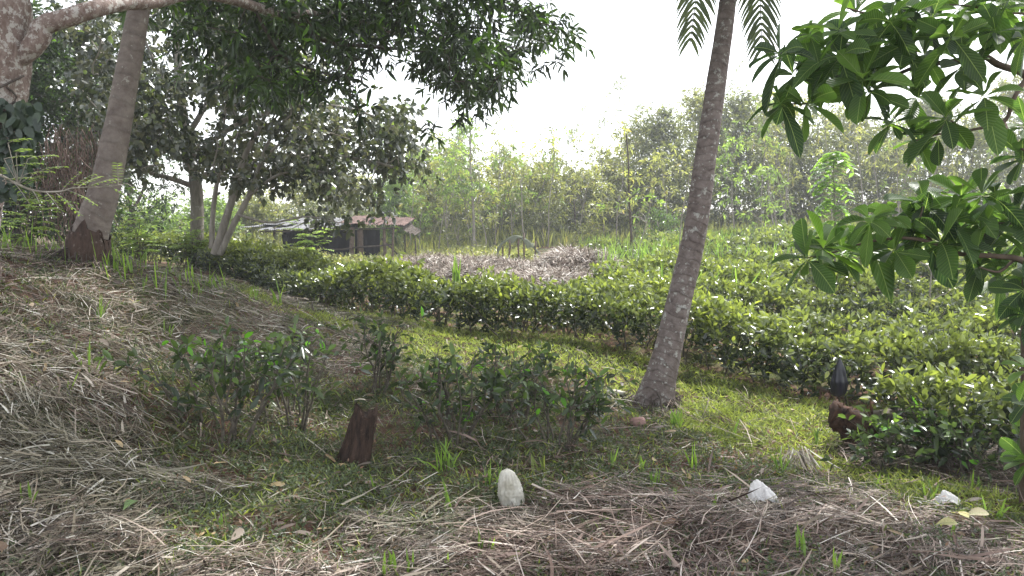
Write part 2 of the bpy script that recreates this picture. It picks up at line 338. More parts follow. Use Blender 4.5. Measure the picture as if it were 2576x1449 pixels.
M_RIGHTBARK = bark_mat('smooth_brown_bark', (.07, .05, .035), (.14, .105, .08), (.2, .18, .14), 14, 5, .65)

# ------------------------------------------------------------------ ground sheet
def ground():
    def axis(lo, hi, fine0, fine1, s, g):
        a_ = list(np.arange(fine0, fine1, s)); st = s; x = fine0
        left = []
        while x > lo: st *= g; x -= st; left.append(x)
        st = s; x = a_[-1]; right = []
        while x < hi: st *= g; x += st; right.append(x)
        return np.array(left[::-1]+a_+right)
    xs = axis(-400, 400, -5, 5.5, .05, 1.035); ys = axis(-60, 900, 2.2, 10, .05, 1.03)
    X, Y = np.meshgrid(xs, ys); x = X.ravel(); y = Y.ravel()
    z = H(x, y)+(.03*fbm(x*12, y*12, 31, 3)*2)*np.clip(1-(y-10)/10, 0, 1)-.012
    n, m = len(xs), len(ys); i = np.arange(m-1)[:, None]*n; j = np.arange(n-1)[None]
    f = np.stack([i+j, i+j+1, i+n+j+1, i+n+j], -1).reshape(-1, 4)
    mt, nt_, out, b = nodes('soil'); L = nt_.links.new
    tc = nt_.nodes.new('ShaderNodeTexCoord')
    def nse(s, dt=8): q = nt_.nodes.new('ShaderNodeTexNoise'); q.inputs['Scale'].default_value = s; q.inputs['Detail'].default_value = dt; q.inputs['Roughness'].default_value = .7; L(tc.outputs['Object'], q.inputs[0]); return q.outputs[0]
    r1 = ramp(nt_, [(.3, (.06, .035, .028)), (.5, (.13, .072, .055)), (.7, (.22, .14, .11))], nse(7))
    r2 = ramp(nt_, [(.35, (.035, .045, .02)), (.6, (.09, .10, .04))], nse(20))
    r3 = ramp(nt_, [(.42, (0, 0, 0)), (.58, (1, 1, 1))], nse(1.3))
    mx = nt_.nodes.new('ShaderNodeMix'); mx.data_type = 'RGBA'; L(r3.outputs[0], mx.inputs[0]); L(r1.outputs[0], mx.inputs[6]); L(r2.outputs[0], mx.inputs[7])
    L(mx.outputs[2], b.inputs['Base Color']); b.inputs['Roughness'].default_value = .95; b.inputs['Specular IOR Level'].default_value = .1
    bp = nt_.nodes.new('ShaderNodeBump'); bp.inputs['Strength'].default_value = .8; bp.inputs['Distance'].default_value = .03; L(nse(30), bp.inputs['Height']); L(bp.outputs[0], b.inputs['Normal']); L(b.outputs[0], out.inputs[0])
    G = Geo(); G.add(np.stack([x, y, z], 1), None, f); tag(G.build('ground', mt, smooth=True), kind='structure')
ground()

# ------------------------------------------------------------------ ground cover (uncountable: stuff)
def inpoly(X, Y, poly):
    c = np.zeros(X.shape, bool); n = len(poly)
    for i in range(n):
        x1, y1 = poly[i]; x2, y2 = poly[(i+1) % n]
        k = ((y1 > Y) != (y2 > Y)) & (X < (x2-x1)*(Y-y1)/((y2-y1) or 1e-9)+x1); c ^= k
    return c
P_GRASS = [[(540, 690), (700, 770), (800, 800), (900, 822), (1100, 835), (1250, 862), (1450, 890), (1650, 920), (1640, 1000), (1560, 1012), (1450, 960), (1300, 925), (1050, 915), (1000, 900), (960, 850), (860, 825), (700, 792)],
           [(1690, 950), (1850, 1000), (2080, 1060), (2150, 1190), (2300, 1195), (2700, 1290), (2700, 1350), (2300, 1262), (2100, 1195), (1900, 1150), (1700, 1080)]]
P_WEED = [[(350, 900), (560, 960), (960, 930), (1000, 900), (1450, 955), (1580, 1015), (1700, 1080), (1900, 1150), (2100, 1200), (2700, 1330), (2700, 1390), (2300, 1290), (1900, 1240), (1400, 1250), (1300, 1280), (900, 1300), (760, 1400), (420, 1420), (380, 1300), (600, 1250), (350, 1100)]]
def ground_pts(n, dmin=2.6, dmax=15, pw=1.3, xm=1.35):
    d = dmin+(dmax-dmin)*rng.random(n*4); keep = rng.random(n*4) < (d/dmin)**(1-pw); d = d[keep][:n]
    x = (rng.random(len(d))*2-1)*d*.64*xm
    z = H(x, d); P = np.stack([x, d, z], 1); X, Y = proj(P)
    jx = 60*fbm(x*3, d*3, 77)*2; jy = 22*fbm(x*3+9, d*3, 78)*2
    return P, X+jx, Y+jy
def slope_frame(P, ang):
    e_ = .15; hx = (H(P[:, 0]+e_, P[:, 1])-H(P[:, 0]-e_, P[:, 1]))/(2*e_); hy = (H(P[:, 0], P[:, 1]+e_)-H(P[:, 0], P[:, 1]-e_))/(2*e_)
    c, s = np.cos(ang), np.sin(ang); D = np.stack([c, s, c*hx+s*hy], 1); N = nz(np.stack([-hx, -hy, np.ones(len(P))], 1)); return nz(D), N
ROWY = (np.array([-16, -10.2, -4.2, -2, -.7, 1.6, 2.7, 3.6, 6, 10, 20]), np.array([28, 21.5, 14.2, 11.8, 10.2, 9.1, 8.1, 7.6, 7.6, 8.4, 9.3]))
def yA(x): return np.interp(x, *ROWY)
def mulch():
    P, X, Y = ground_pts(270000)
    gr = inpoly(X, Y, P_GRASS[0]) | inpoly(X, Y, P_GRASS[1]); wd = inpoly(X, Y, P_WEED[0])
    gr |= (np.abs(P[:, 1]-yA(P[:, 0])+.1) < .6) & (P[:, 0] > -4.6)
    behind = P[:, 1] > yA(P[:, 0])+.1
    bare = np.exp(-((X-800)/150)**2-((Y-1405)/35)**2)+np.exp(-((X-860)/60)**2-((Y-1215)/25)**2)+.8*np.exp(-((X-60)/120)**2-((Y-720)/35)**2)
    pk = np.where(gr, .05, np.where(wd, .16, 1.0))*(1-.9*np.clip(bare, 0, 1))*np.where(behind, 0.0, 1)
    pk *= np.clip(.42+2.3*(fbm(P[:, 0]*1.7, P[:, 1]*1.7, 5)+.25), .05, 1)
    k = rng.random(len(P)) < pk; P = P[k]; X = X[k]; Y = Y[k]; n = len(P)
    base = 3.2*fbm(P[:, 0]*.5, P[:, 1]*.5, 12, 2)*2+np.where(X > 1200, -.45, .15)+1.6*fbm(P[:, 0]*2.2, P[:, 1]*2.2, 15, 2)*2
    wild = rng.random(n) < .42
    ang = base+rng.normal(size=n)*np.where(wild, 1.5, .5)+np.where(rng.random(n) < .5, 0, np.pi)
    D, N = slope_frame(P, ang)
    L = .05+.30*rng.random(n)**2.2; W = .0028+.0045*rng.random(n)**2
    br = rng.random(n) < .05; W[br] = .008+.008*rng.random(br.sum()); L[br] *= .7
    br = (rng.random(n) < .02); W[br] = .007+.011*rng.random(br.sum()); L[br] = .15+.3*rng.random(br.sum())
    thick = .11*np.clip(fbm(P[:, 0]*2.5, P[:, 1]*2.5, 40)*2.6+.5, .05, 1.2)
    P = P-D*(L*.5)[:, None]; P[:, 2] = H(P[:, 0], P[:, 1])+.004+rng.random(n)*thick
    D[:, 2] += rng.normal(size=n)*.13+.02+(rng.random(n) < .07)*.4
    N = N+rng.normal(size=(n, 3))*.35
    tone = np.clip(.5+(np.where(X < 1150, .32, -.28)+np.where((Y < 1000) & (X < 700), -.12, 0))+.9*fbm(P[:, 0]*1.1, P[:, 1]*1.1, 50)*2+rng.normal(size=n)*.25-.08, 0, 1)
    G = Geo(); leaves(G, P, D, N, L, W, TS, droop=.06, t=tone, bend=rng.normal(size=n)*.2)
    P, X, Y = ground_pts(2400, dmax=12); k = (P[:, 1] < yA(P[:, 0])-.3) & ~inpoly(X, Y, P_GRASS[0]) & ~inpoly(X, Y, P_WEED[0]); P = P[k]; n = len(P); X = X[k]
    ang = 3.2*fbm(P[:, 0]*.5, P[:, 1]*.5, 12, 2)*2+np.where(X > 1200, -.45, .15)+rng.normal(size=n)*.5; D, N = slope_frame(P, ang); P[:, 2] += .02+.10*rng.random(n); D[:, 2] += rng.normal(size=n)*.10
    leaves(G, P-D*.25, D, N+rng.normal(size=(n, 3))*.4, .2+.45*rng.random(n), .004+.004*rng.random(n), TS, .12, r=.25+.65*rng.random(n), t=np.clip(np.where(X < 1150, .75, .25)+rng.normal(size=n)*.2, 0, 1), bend=rng.normal(size=n)*.2)
    tag(G.build('cut_grass_mulch', M_STRAW), 'mat of dry cut grass stalks lying over the bank', 'cut grass', kind='stuff')
mulch()
def short_grass():
    P, X, Y = ground_pts(260000, pw=.8, xm=1.2)
    g = inpoly(X, Y, P_GRASS[0]) | inpoly(X, Y, P_GRASS[1]); wd = inpoly(X, Y, P_WEED[0])
    g |= (np.abs(P[:, 1]-yA(P[:, 0])+.1) < .6) & (P[:, 0] > -4.6)
    beh = P[:, 1] > yA(P[:, 0])+.4
    pk = np.where(g, 1, np.where(wd, .13, .03)); pk = np.where(beh, np.where(P[:, 0] > -3, .12, .3), pk)
    pk *= np.clip(.5+2.2*(fbm(P[:, 0]*1.5, P[:, 1]*1.5, 60)+.25), .1, 1)
    k = rng.random(len(P)) < pk; P = P[k]; n = len(P)
    a_ = rng.random(n)*6.283; lean = .4+.9*rng.random(n)
    D = np.stack([np.cos(a_)*lean, np.sin(a_)*lean, np.ones(n)], 1); N = np.stack([np.cos(a_), np.sin(a_), -lean*0+.1], 1)*-1+np.array([0, 0, 1.])
    L = .05+.09*rng.random(n); G = Geo()
    leaves(G, P, D, N, L, .006+.006*rng.random(n), T4, droop=.5*rng.random(n), t=np.clip(.5+.8*fbm(P[:, 0]*2, P[:, 1]*2, 61)*2+rng.normal(size=n)*.2, 0, 1))
    tag(G.build('short_grass', M_GRASS), 'short yellow green grass carpeting the clearing', 'grass', kind='stuff')
short_grass()
def weeds():
    P, X, Y = ground_pts(120000, pw=1.0)
    g = inpoly(X, Y, P_GRASS[0]) | inpoly(X, Y, P_GRASS[1]); wd = inpoly(X, Y, P_WEED[0])
    pk = np.where(g, .12, np.where(wd, 1., .55)); pk *= np.clip(.35+3*(fbm(P[:, 0]*1.8, P[:, 1]*1.8, 65)+.2), .05, 1)
    pk = np.where(P[:, 1] > yA(P[:, 0]), 0, pk)
    k = rng.random(len(P)) < pk; P = P[k]; n = len(P); P = P+np.stack([0*P[:, 0], 0*P[:, 0], rng.random(n)*.05], 1)
    G = Geo(); A = rng.normal(size=(n, 3))*.35+np.array([0, 0, 1.])
    shoots(G, P, A, 4, .032, .014, T4, spread=(.7, 1.4), droop=.1, t=.3+.5*rng.random(n), rad=.006)
    tag(G.build('ground_weeds', M_WEED), 'low small leaved weeds between the bushes', 'weeds', kind='stuff')
    P, X, Y = ground_pts(1700); k = P[:, 1] < yA(P[:, 0]); P = P[k]; n = len(P); a_ = rng.random(n)*6.28
    D, N = slope_frame(P, a_); P[:, 2] += .02+.05*rng.random(n); G = Geo()
    leaves(G, P, D, N+rng.normal(size=(n, 3))*.5, (.03+.08*rng.random(n)**2)*1.2, .018+.03*rng.random(n)**2, TR, t=rng.random(n), droop=.15)
    tag(G.build('fallen_leaves', leaf_mat('dead_leaf', (.09, .055, .04), (.30, .24, .19), .1, .6, hue=.6)), 'dry brown fallen leaves scattered in the mulch', 'fallen leaves', kind='stuff')
weeds()

# ------------------------------------------------------------------ tea hedges
def hedge(k, x0, x1, yfun, label, hgt=.66, dens=1.0, hw=.55):
    d0 = float(yfun(np.array([max(min(0, x1), x0)]))[0]); n_len = x1-x0
    sc = 1+max(0, d0-9)/16.
    n = int(n_len*430*dens/sc**2)
    x = x0+n_len*rng.random(n); th = np.pi*rng.random(n)
    q = rng.random(n)**.5; q = np.where(rng.random(n) < .75, .85+.2*rng.random(n), q)
    slope = np.gradient(yfun(np.array([x-.2, x+.2])), axis=0)[0]/.4
    pn = np.stack([-slope, np.ones(n)], 1); pn /= np.linalg.norm(pn, axis=1, keepdims=True)
    lump = .66+.50*vnoise(x*1.25+k*7.3, x*0, 90+k)+.22*vnoise(x*4, th*2, 91+k)
    cx = -np.cos(th)*hw*q*(1.05-.1*lump); top = hgt*lump
    keep_ = rng.random(n) > .75*np.clip((vnoise(x*1.05+k*3.1, th*.6, 95+k)-.62)*5, 0, 1)
    zz = top*(.22+.78*(np.sin(th)**.55)*q); zz = np.where(q < .8, top*(.1+.8*rng.random(n)), zz)
    zz = zz+(rng.random(n) < .07)*.14*rng.random(n)
    x = x[keep_]; cx = cx[keep_]; zz = zz[keep_]; pn = pn[keep_]; th = th[keep_]; n = len(x)
    px = x+pn[:, 0]*cx; py = yfun(x)+hw+pn[:, 1]*cx
    P = np.stack([px, py, H(px, py)+zz], 1)
    A = np.stack([pn[:, 0]*cx*1.2, pn[:, 1]*cx*1.2, np.full(n, .75)], 1)+rng.normal(size=(n, 3))*.6
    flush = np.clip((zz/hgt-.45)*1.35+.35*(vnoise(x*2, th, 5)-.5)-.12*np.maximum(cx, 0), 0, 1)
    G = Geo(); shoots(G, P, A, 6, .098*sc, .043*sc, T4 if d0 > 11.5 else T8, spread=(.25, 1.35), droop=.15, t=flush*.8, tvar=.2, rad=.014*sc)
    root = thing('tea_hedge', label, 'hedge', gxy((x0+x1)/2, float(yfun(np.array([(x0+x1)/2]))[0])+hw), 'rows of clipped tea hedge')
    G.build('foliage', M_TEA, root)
    S = Geo(); ns = int(n_len*(10 if d0 < 13 else 3))
    for i in range(ns):
        xx = x0+n_len*random.random(); yy = float(yfun(np.array([xx]))[0])+hw*(.3+1.2*random.random()); b = gxy(xx, yy)
        tube(S, curve(b-[0, 0, .05], b+[random.gauss(0, .18), random.gauss(0, .18)-.1, hgt*.75], 4, 0, .15), [.012, .009, .007, .004], 4)
    S.build('stems', M_TWIG, root)
def rowf(k, sp=1.62):
    def f(x):
        b = yA(x); far = 9.2+.25*np.abs(x)*.2
        m = np.clip(k/7., 0, 1); return (b*(1-m*.75)+ (9.6+0*x)*(m*.75)) + sp*k + .25*np.sin(x*.7+k*2.1)
    return f
HED = ['long front tea hedge curving from the leaning palm past the coconut trunk', 'second tea hedge, just behind the long front one', 'third tea hedge counting back from the clearing',
 'fourth tea hedge, ending at the dry grass heaps', 'fifth tea hedge counting back from the clearing', 'sixth tea hedge, beside the right hand dry grass heap', 'seventh tea hedge counting back from the clearing',
 'eighth tea hedge, six short of the thicket', 'ninth tea hedge, five short of the thicket', 'tenth tea hedge, fourth from the thicket', 'eleventh tea hedge, third from the thicket',
 'twelfth tea hedge, second from the thicket', 'last tea hedge at the foot of the thicket']
XR = [(-11.5, 9.5), (-7.5, 10.5), (1.0, 11.5), (1.6, 12.5), (2.2, 13.5), (3.2, 14.5), (4.2, 15.5), (4.4, 16.5), (4.4, 17.5), (4.4, 19), (4.0, 20), (3.5, 22), (2.5, 24)]
for k in range(13): hedge(k, XR[k][0], XR[k][1], rowf(k, 1.75), HED[k], dens=1.0 if k < 5 else .8)
hedge(20, 3.05, 7.2, lambda x: 5.7+.10*(x-3)+0*x, 'short loose tea hedge behind the rotten log at lower right', .55, 1.0, .55)

# ------------------------------------------------------------------ loose tea bushes in front
def tea_bush(X, Y, h, wid, nst, label, seed):
    global rng
    b = gp(X, Y); root = thing('tea_bush', label, 'bush', b, 'loose tea bushes in front of the clearing'); S = Geo(); G = Geo(); tips = []; ax = []
    for i in range(nst):
        a_ = rng.random()*6.28; rr = wid*.62*math.sqrt(rng.random()); hh = h*(.72+.3*rng.random())*(1-.3*(rr/(wid*.62))**2)
        p1 = b+[rr*math.cos(a_), rr*math.sin(a_)*.8, hh]; p0 = b+[rr*.3*math.cos(a_), rr*.3*math.sin(a_), -.04]
        c = curve(p0, p1, 7, 0, .07); tube(S, c, np.linspace(.011, .0035, 7), 5)
        for j in range(8):
            s = .35+.65*rng.random(); q = c[min(int(s*6), 6)]; tw = q+np.array([rng.normal()*.13, rng.normal()*.13, .04+.12*rng.random()])
            tube(S, np.array([q, (q+tw)/2+[0, 0, -.01], tw]), [.004, .003, .002], 3); tips.append(tw); ax.append(tw-q+[0, 0, .05])
            tips.append((q+tw)/2); ax.append(tw-q)
    P = np.array(tips); A = np.array(ax); A += rng.normal(size=A.shape)*.04
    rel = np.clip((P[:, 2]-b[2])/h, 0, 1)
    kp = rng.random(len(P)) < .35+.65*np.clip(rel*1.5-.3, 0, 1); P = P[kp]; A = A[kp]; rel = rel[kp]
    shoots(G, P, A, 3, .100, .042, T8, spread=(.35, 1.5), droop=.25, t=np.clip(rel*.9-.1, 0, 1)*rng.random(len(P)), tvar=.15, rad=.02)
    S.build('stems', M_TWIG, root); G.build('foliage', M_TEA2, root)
for i, q in enumerate([(565, 1105, .92, 1.0, 11, 'sparse tea bush farthest left, on dry mulch'), (745, 1070, .86, .9, 10, 'thin tea bush with a bare upright stem, left of the stump'),
   (940, 985, .88, .6, 7, 'narrow tea bush directly behind the stump'), (1150, 1120, .88, .85, 12, 'tea bush just right of the stump'), (1290, 1060, .80, .85, 11, 'tea bush in the middle of the group, behind the white bag'),
   (1400, 1125, .78, .8, 11, 'tea bush nearest the coconut trunk'), (640, 1010, .5, .7, 6, 'low scrappy tea bush between the two left bushes'),
   (2225, 1190, .34, .45, 6, 'small tea bush growing in front of the rotten log'), (2345, 1170, .45, .6, 7, 'low tea bush a step right of the rotten log'), (2430, 1200, .5, .7, 8, 'low tea bush behind the pale spiky grass clump'), (2560, 1215, .6, .7, 8, 'low tea bush in the lower right corner at the slim trunk')]):
    tea_bush(*q, seed=i)

# ------------------------------------------------------------------ trees: shared crown builder
def poly_clumps(poly, n, d0, d1, holes=0., seed=0, up=0):
    xs = [p[0] for p in poly]; ys = [p[1] for p in poly]; out = []
    X = rng.random(n*12)*(max(xs)-min(xs))+min(xs); Y = rng.random(n*12)*(max(ys)-min(ys))+min(ys)
    k = inpoly(X, Y, poly) & (vnoise(X/75., Y/55., 200+seed) > holes)
    X = X[k][:n]; Y = Y[k][:n]; d = d0+(d1-d0)*rng.random(len(X))
    return np.array([at(a_, b_, c_) for a_, b_, c_ in zip(X, Y, d)])
def connect(S, clumps, nodes_, r0=.02, r1=.006, sag=.03):
    nd = [np.asarray(q, float) for q in nodes_]; nd = list(nd); base = np.array(nd)
    order = np.argsort([np.linalg.norm(base-c, axis=1).min() for c in clumps])
    arr = np.array(nd)
    for i in order:
        c = clumps[i]; dd = np.linalg.norm(arr-c, axis=1); j = int(dd.argmin()); L = dd[j]
        tube(S, curve(arr[j], c, 6, sag, .10), np.linspace(min(r0, r1+.012*L), r1, 6), 5)
        arr = np.concatenate([arr, c[None]])
def foliage(G, clumps, m, k, size, L, W, T=T4, t=.4, tv=.25, down=0., droop=.3, spread=(.4, 1.5), rad=.02):
    n = len(clumps); C = np.repeat(clumps, m, 0); off = rng.normal(size=(n*m, 3))*size; off[:, 2] *= .7; P = C+off
    A = nz(off)+rdir(n*m)*.5+np.array([0, 0, .3-down]); tt = np.clip(np.repeat(np.clip(rng.normal(size=n)*tv+t, 0, 1), m), 0, 1)
    shoots(G, P, A, k, L, W, T, spread=spread, droop=droop, t=tt, rad=rad)

# big blotchy tree at the left edge
def big_tree():
    b = at(-110, 680, 6.6); b[2] = H(b[0], b[1])[0]-.1; root = thing('mango_tree', 'blotchy barked tree at the left edge, bough and dark leaves over the top', 'tree', b)
    T = Geo(); pts = spline([b, at(-92, 560, 6.6), at(-72, 440, 6.6), at(-42, 320, 6.6), at(-26, 200, 6.6), at(-20, 60, 6.6), at(-30, -140, 6.6), at(-60, -420, 6.8)], 70)
    rad = np.interp(np.linspace(0, 1, 70), [0, .1, .25, .4, .6, .75, 1], [.32, .25, .23, .255, .27, .27, .18])
    tube(T, pts, rad, 28, .012, lump=lambda n, a_: 1+.06*np.sin(3*a_+1)[None]+.03*np.sin(7*a_[None]+np.arange(n)[:, None]*.2))
    T.build('trunk', M_PALEPINK, root, smooth=True)
    B = Geo(); PB = Geo(); limb = spline([at(20, 175, 6.65), at(88, 110, 6.6), at(112, 65, 6.6), at(165, 46, 6.6), at(240, 22, 6.7), at(310, 6, 7.0), at(390, 2, 7.4), at(490, -18, 8.0), at(597, 2, 8.8), at(703, 37, 9.6), at(781, 33, 10.2), at(859, 38, 10.7), at(930, 60, 11.1), at(1027, 94, 11.6), at(1140, 100, 12.2)], 90)
    tube(PB, limb, np.interp(np.linspace(0, 1, 90), [0, .06, .12, .2, .5, .75, 1], [.05, .085, .085, .072, .062, .045, .012]), 16, .03); PB.build('bough', M_PALEPINK, root, smooth=True)
    l2 = spline([at(690, 34, 9.5), at(757, 66, 9.8), at(816, 102, 10.2), at(879, 113, 10.6), at(988, 122, 11.2), at(1074, 130, 11.8), at(1172, 118, 12.3)], 40); tube(B, l2, np.linspace(.045, .01, 40), 8, .03)
    l3 = spline([at(560, -10, 8.5), at(700, -60, 9.3), at(900, -40, 10), at(1010, 5, 10.8), at(1100, 60, 11.5), at(1240, 75, 12), at(1340, 110, 12.6)], 40); tube(B, l3, np.linspace(.05, .008, 40), 8, .03)
    l4 = spline([at(640, 20, 9.1), at(700, 130, 9.6), at(760, 165, 10), at(860, 200, 10.4)], 20); tube(B, l4, np.linspace(.022, .008, 20), 6)
    top = spline([pts[-12], pts[-12]+[.8, .8, 1.2], pts[-12]+[2.2, 2.0, 1.8], pts[-12]+[4.0, 3.0, 2.2], pts[-12]+[6.0, 3.6, 2.3]], 30); tube(B, top, np.linspace(.12, .03, 30), 8)
    top2 = spline([pts[-8], pts[-8]+[.3, -1, 1.0], pts[-8]+[1.6, -1.8, 1.4], pts[-8]+[3.5, -2, 1.6]], 20); tube(B, top2, np.linspace(.10, .03, 20), 8)
    poly = [(330, -160), (330, 60), (420, 130), (520, 210), (640, 230), (760, 225), (840, 240), (900, 290), (960, 250), (1010, 200), (1090, 185), (1130, 230), (1180, 270), (1250, 240), (1265, 180), (1330, 150), (1390, 110), (1420, 70), (1385, 20), (1320, -10), (1300, -160)]
    cl = poly_clumps(poly, 315, 9.0, 12.8, .17, 1)
    extra = np.array([at(*q) for q in [(1085, 325, 11.5), (1080, 345, 11.5), (1200, 290, 11.5), (1225, 270, 11.5), (1165, 300, 11.4), (1400, 160, 12), (1425, 130, 12), (1345, 180, 12), (1370, 165, 12), (1120, 255, 11.5), (1415, 85, 12.2), (1230, 215, 11.9), (1150, 310, 11.5)]])
    nodes_ = np.concatenate([limb[45:], l2, l3, l4])
    connect(B, np.concatenate([cl, extra]), nodes_, .022, .005)
    # unseen crown over camera and bank, spread out to shade the foreground
    n = 760; ov = np.stack([rng.uniform(-9, 4.5, n), rng.uniform(3.2, 14.5, n), rng.uniform(6.2, 9.0, n)], 1); ov = ov[(ov[:, 0] < 3.5-.35*(ov[:, 1]-3.2)) & (ov[:, 1] < 12+.0*ov[:, 0])]
    ov = ov[(vnoise(ov[:, 0]*.8, ov[:, 1]*.8, 333) > .27)]
    _, Yp = proj(ov); ov = ov[Yp < -60]
    connect(B, ov, np.concatenate([top, top2]), .03, .006)
    B.build('branches', M_DARKBARK, root, smooth=True)
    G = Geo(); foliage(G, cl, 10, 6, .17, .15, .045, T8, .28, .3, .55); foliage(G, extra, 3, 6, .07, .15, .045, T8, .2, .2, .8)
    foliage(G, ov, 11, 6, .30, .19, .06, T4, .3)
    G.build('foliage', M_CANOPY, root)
    # climbing vine on the trunk
    vr = thing('climbing_vine', 'dark broad leaved vine wrapped around the blotchy trunk at the left edge', 'vine', at(-30, 470, 6.3)); V = Geo(); S = Geo()
    for i in range(5):
        c = spline([pts[8]+[.2, -.25, 0]]+[pts[8+j*4]+[.30*math.cos(j*1.1+i*1.3), -.28*abs(math.sin(j*1.1+i*1.3)), 0] for j in range(1, 9)], 30); tube(S, c, .009, 5)
    X = rng.uniform(-110, 100, 640); Y = 250+rng.random(640)**1.1*230; keep = (X < 92-(np.abs(Y-310)/150)*30+rng.normal(size=640)*12)
    P = np.array([at(a_, b_, 6.32+.25*rng.random()) for a_, b_ in zip(X[keep], Y[keep])]); n = len(P)
    leaves(V, P, np.stack([rng.normal(size=n)*.6+.3, rng.normal(size=n)*.4-.3, -.9+rng.normal(size=n)*.3], 1), np.stack([rng.normal(size=n)*.4, np.full(n, -1.), .5+rng.normal(size=n)*.4], 1), .065+.045*rng.random(n), .045+.03*rng.random(n), TR, .2, t=.5*rng.random(n))
    S.build('stems', M_DARKBARK, vr); V.build('foliage', leaf_mat('vine_leaf', (.025, .045, .03), (.07, .10, .06), .2, .35, spec=.6), vr)
big_tree()

# ------------------------------------------------------------------ coconut palms
def frond(S, G, p0, dirn, L, lift, fall, nl=70, ll=.46, w_=.036):
    s = np.linspace(0, 1, 24); d = nz(np.array([dirn[0], dirn[1], 0.])); C = p0+d[None]*(L*.85*s)[:, None]; C[:, 2] += L*(lift*s-fall*s*s)
    tube(S, C, np.linspace(.018, .004, 24), 5); tg = nz(np.gradient(C, axis=0)); side = nz(np.cross(tg, np.array([0, 0, 1.])))
    for sg in (-1, 1):
        t_ = np.linspace(.12, .99, nl); idx = t_*23; i0 = np.clip(idx.astype(int), 0, 22); f = (idx-i0)[:, None]
        P = C[i0]*(1-f)+C[i0+1]*f; T_ = tg[i0]; D = T_*.75+side[i0]*sg*.9+np.array([0, 0, -.25])+rng.normal(size=(nl, 3))*.06
        leaves(G, P, D, np.cross(D, T_)*sg+rng.normal(size=(nl, 3))*.1, ll*np.sin(np.pi*(.15+.8*t_))**.6, w_, TB, .45)
def palm(label, pts, rads, crown_h, vis, mat, seg=28):
    b = pts[0].copy(); b[2] = H(b[0], b[1])[0]-.08; pts[0] = b
    root = thing('coconut_palm', label, 'palm tree', b, 'coconut palms'); n = 260
    c = spline(pts, n); L = np.linalg.norm(np.diff(c, axis=0), axis=1).sum(); s = np.linspace(0, 1, n)
    # resample radii by height
    rr = np.interp(c[:, 2], [q[2] for q in pts], rads); ln = s*L
    ring = 1+.010*(((ln*13+.4*fbm(ln*2, ln*0, 4)) % 1) < .2)-.006*(((ln*13) % 1) > .8)
    T = Geo(); tube(T, c, rr*ring, seg, .008, lump=lambda m, a_: 1+.05*np.sin(2*a_+.6)[None]+.05*fbm(a_[None]*1.2+0*ln[:, None], ln[:, None]*3+0*a_[None], 8))
    T.build('trunk', mat, root, smooth=True)
    Q = Geo()
    for i in range(90):
        a_ = rng.random()*6.283; r0 = rads[0]*.93; p = b+[r0*math.cos(a_), r0*math.sin(a_), .08+.14*rng.random()]; q = b+[(r0+.06+.09*rng.random())*math.cos(a_+rng.normal()*.2), (r0+.06+.09*rng.random())*math.sin(a_), 0]; q[2] = H(q[0], q[1])[0]-.01; tube(Q, curve(p, q, 5, .12, .1), .006, 4)
    Q.build('root_mass', M_DARKBARK, root)
    S = Geo(); G = Geo(); top = c[-1]
    for (dx, dy, L_, li, fa) in vis: frond(S, G, top, (dx, dy), L_, li, fa)
    S.build('frond_stalks', M_TWIG, root); G.build('fronds', leaf_mat('palm_frond_leaf', (.04, .06, .03), (.10, .13, .05), .3, .4), root)
rp = [at(*q) for q in [(1640, 1012, 8.0), (1662, 950, 8.0), (1680, 880, 8.02), (1698, 800, 8.05), (1722, 700, 8.1), (1745, 600, 8.15), (1761, 500, 8.2), (1774, 400, 8.3), (1789, 300, 8.4), (1803, 200, 8.5), (1818, 100, 8.6), (1831, 0, 8.7), (1848, -140, 8.9), (1862, -300, 9.1)]]
rw = [104, 74, 64, 60, 57, 55, 53, 51, 49, 47, 44, 41, 38, 36]
palm('grey brown coconut palm leaning right over the clearing', rp, [w_/2/F*8.3 for w_ in rw], 0,
     [(-.15, -1, 2.14, .3, 1.36), (-.46, -.9, 2.36, .3, 1.22), (1, .1, 2.6, .8, .6), (-1, .3, 2.4, .9, .55), (.3, 1, 2.4, .8, .5), (-.3, -1, 2.6, .9, .5), (.8, -.8, 2.6, .9, .5), (-.7, 1, 2.3, 1, .5), (.7, .8, 2.3, 1, .4), (-.9, -.6, 2.6, 1, .6), (0, .4, 2, 1.4, .3)], M_PALM)
lp = [at(*q) for q in [(210, 672, 8.0), (222, 610, 8.0), (236, 560, 8.02), (256, 500, 8.05), (272, 440, 8.1), (286, 370, 8.15), (300, 300, 8.2), (312, 230, 8.25), (325, 160, 8.3), (338, 90, 8.35), (350, 20, 8.4), (368, -80, 8.5), (395, -220, 8.7)]]
lw = [98, 90, 82, 74, 70, 66, 62, 60, 58, 56, 52, 48, 44]
palm('thick reddish grey palm leaning right beside the left edge, bark missing near its foot', lp, [w_/2/F*8.1 for w_ in lw], 0,
     [(1, .6, 2.4, 1, .5), (-1, .1, 2.4, 1, .5), (0, 1, 2.4, 1, .45), (.1, -1, 2.4, 1, .45), (.8, -.8, 2.4, 1, .5), (-.8, -.7, 2.4, 1, .5)], M_PALM2)
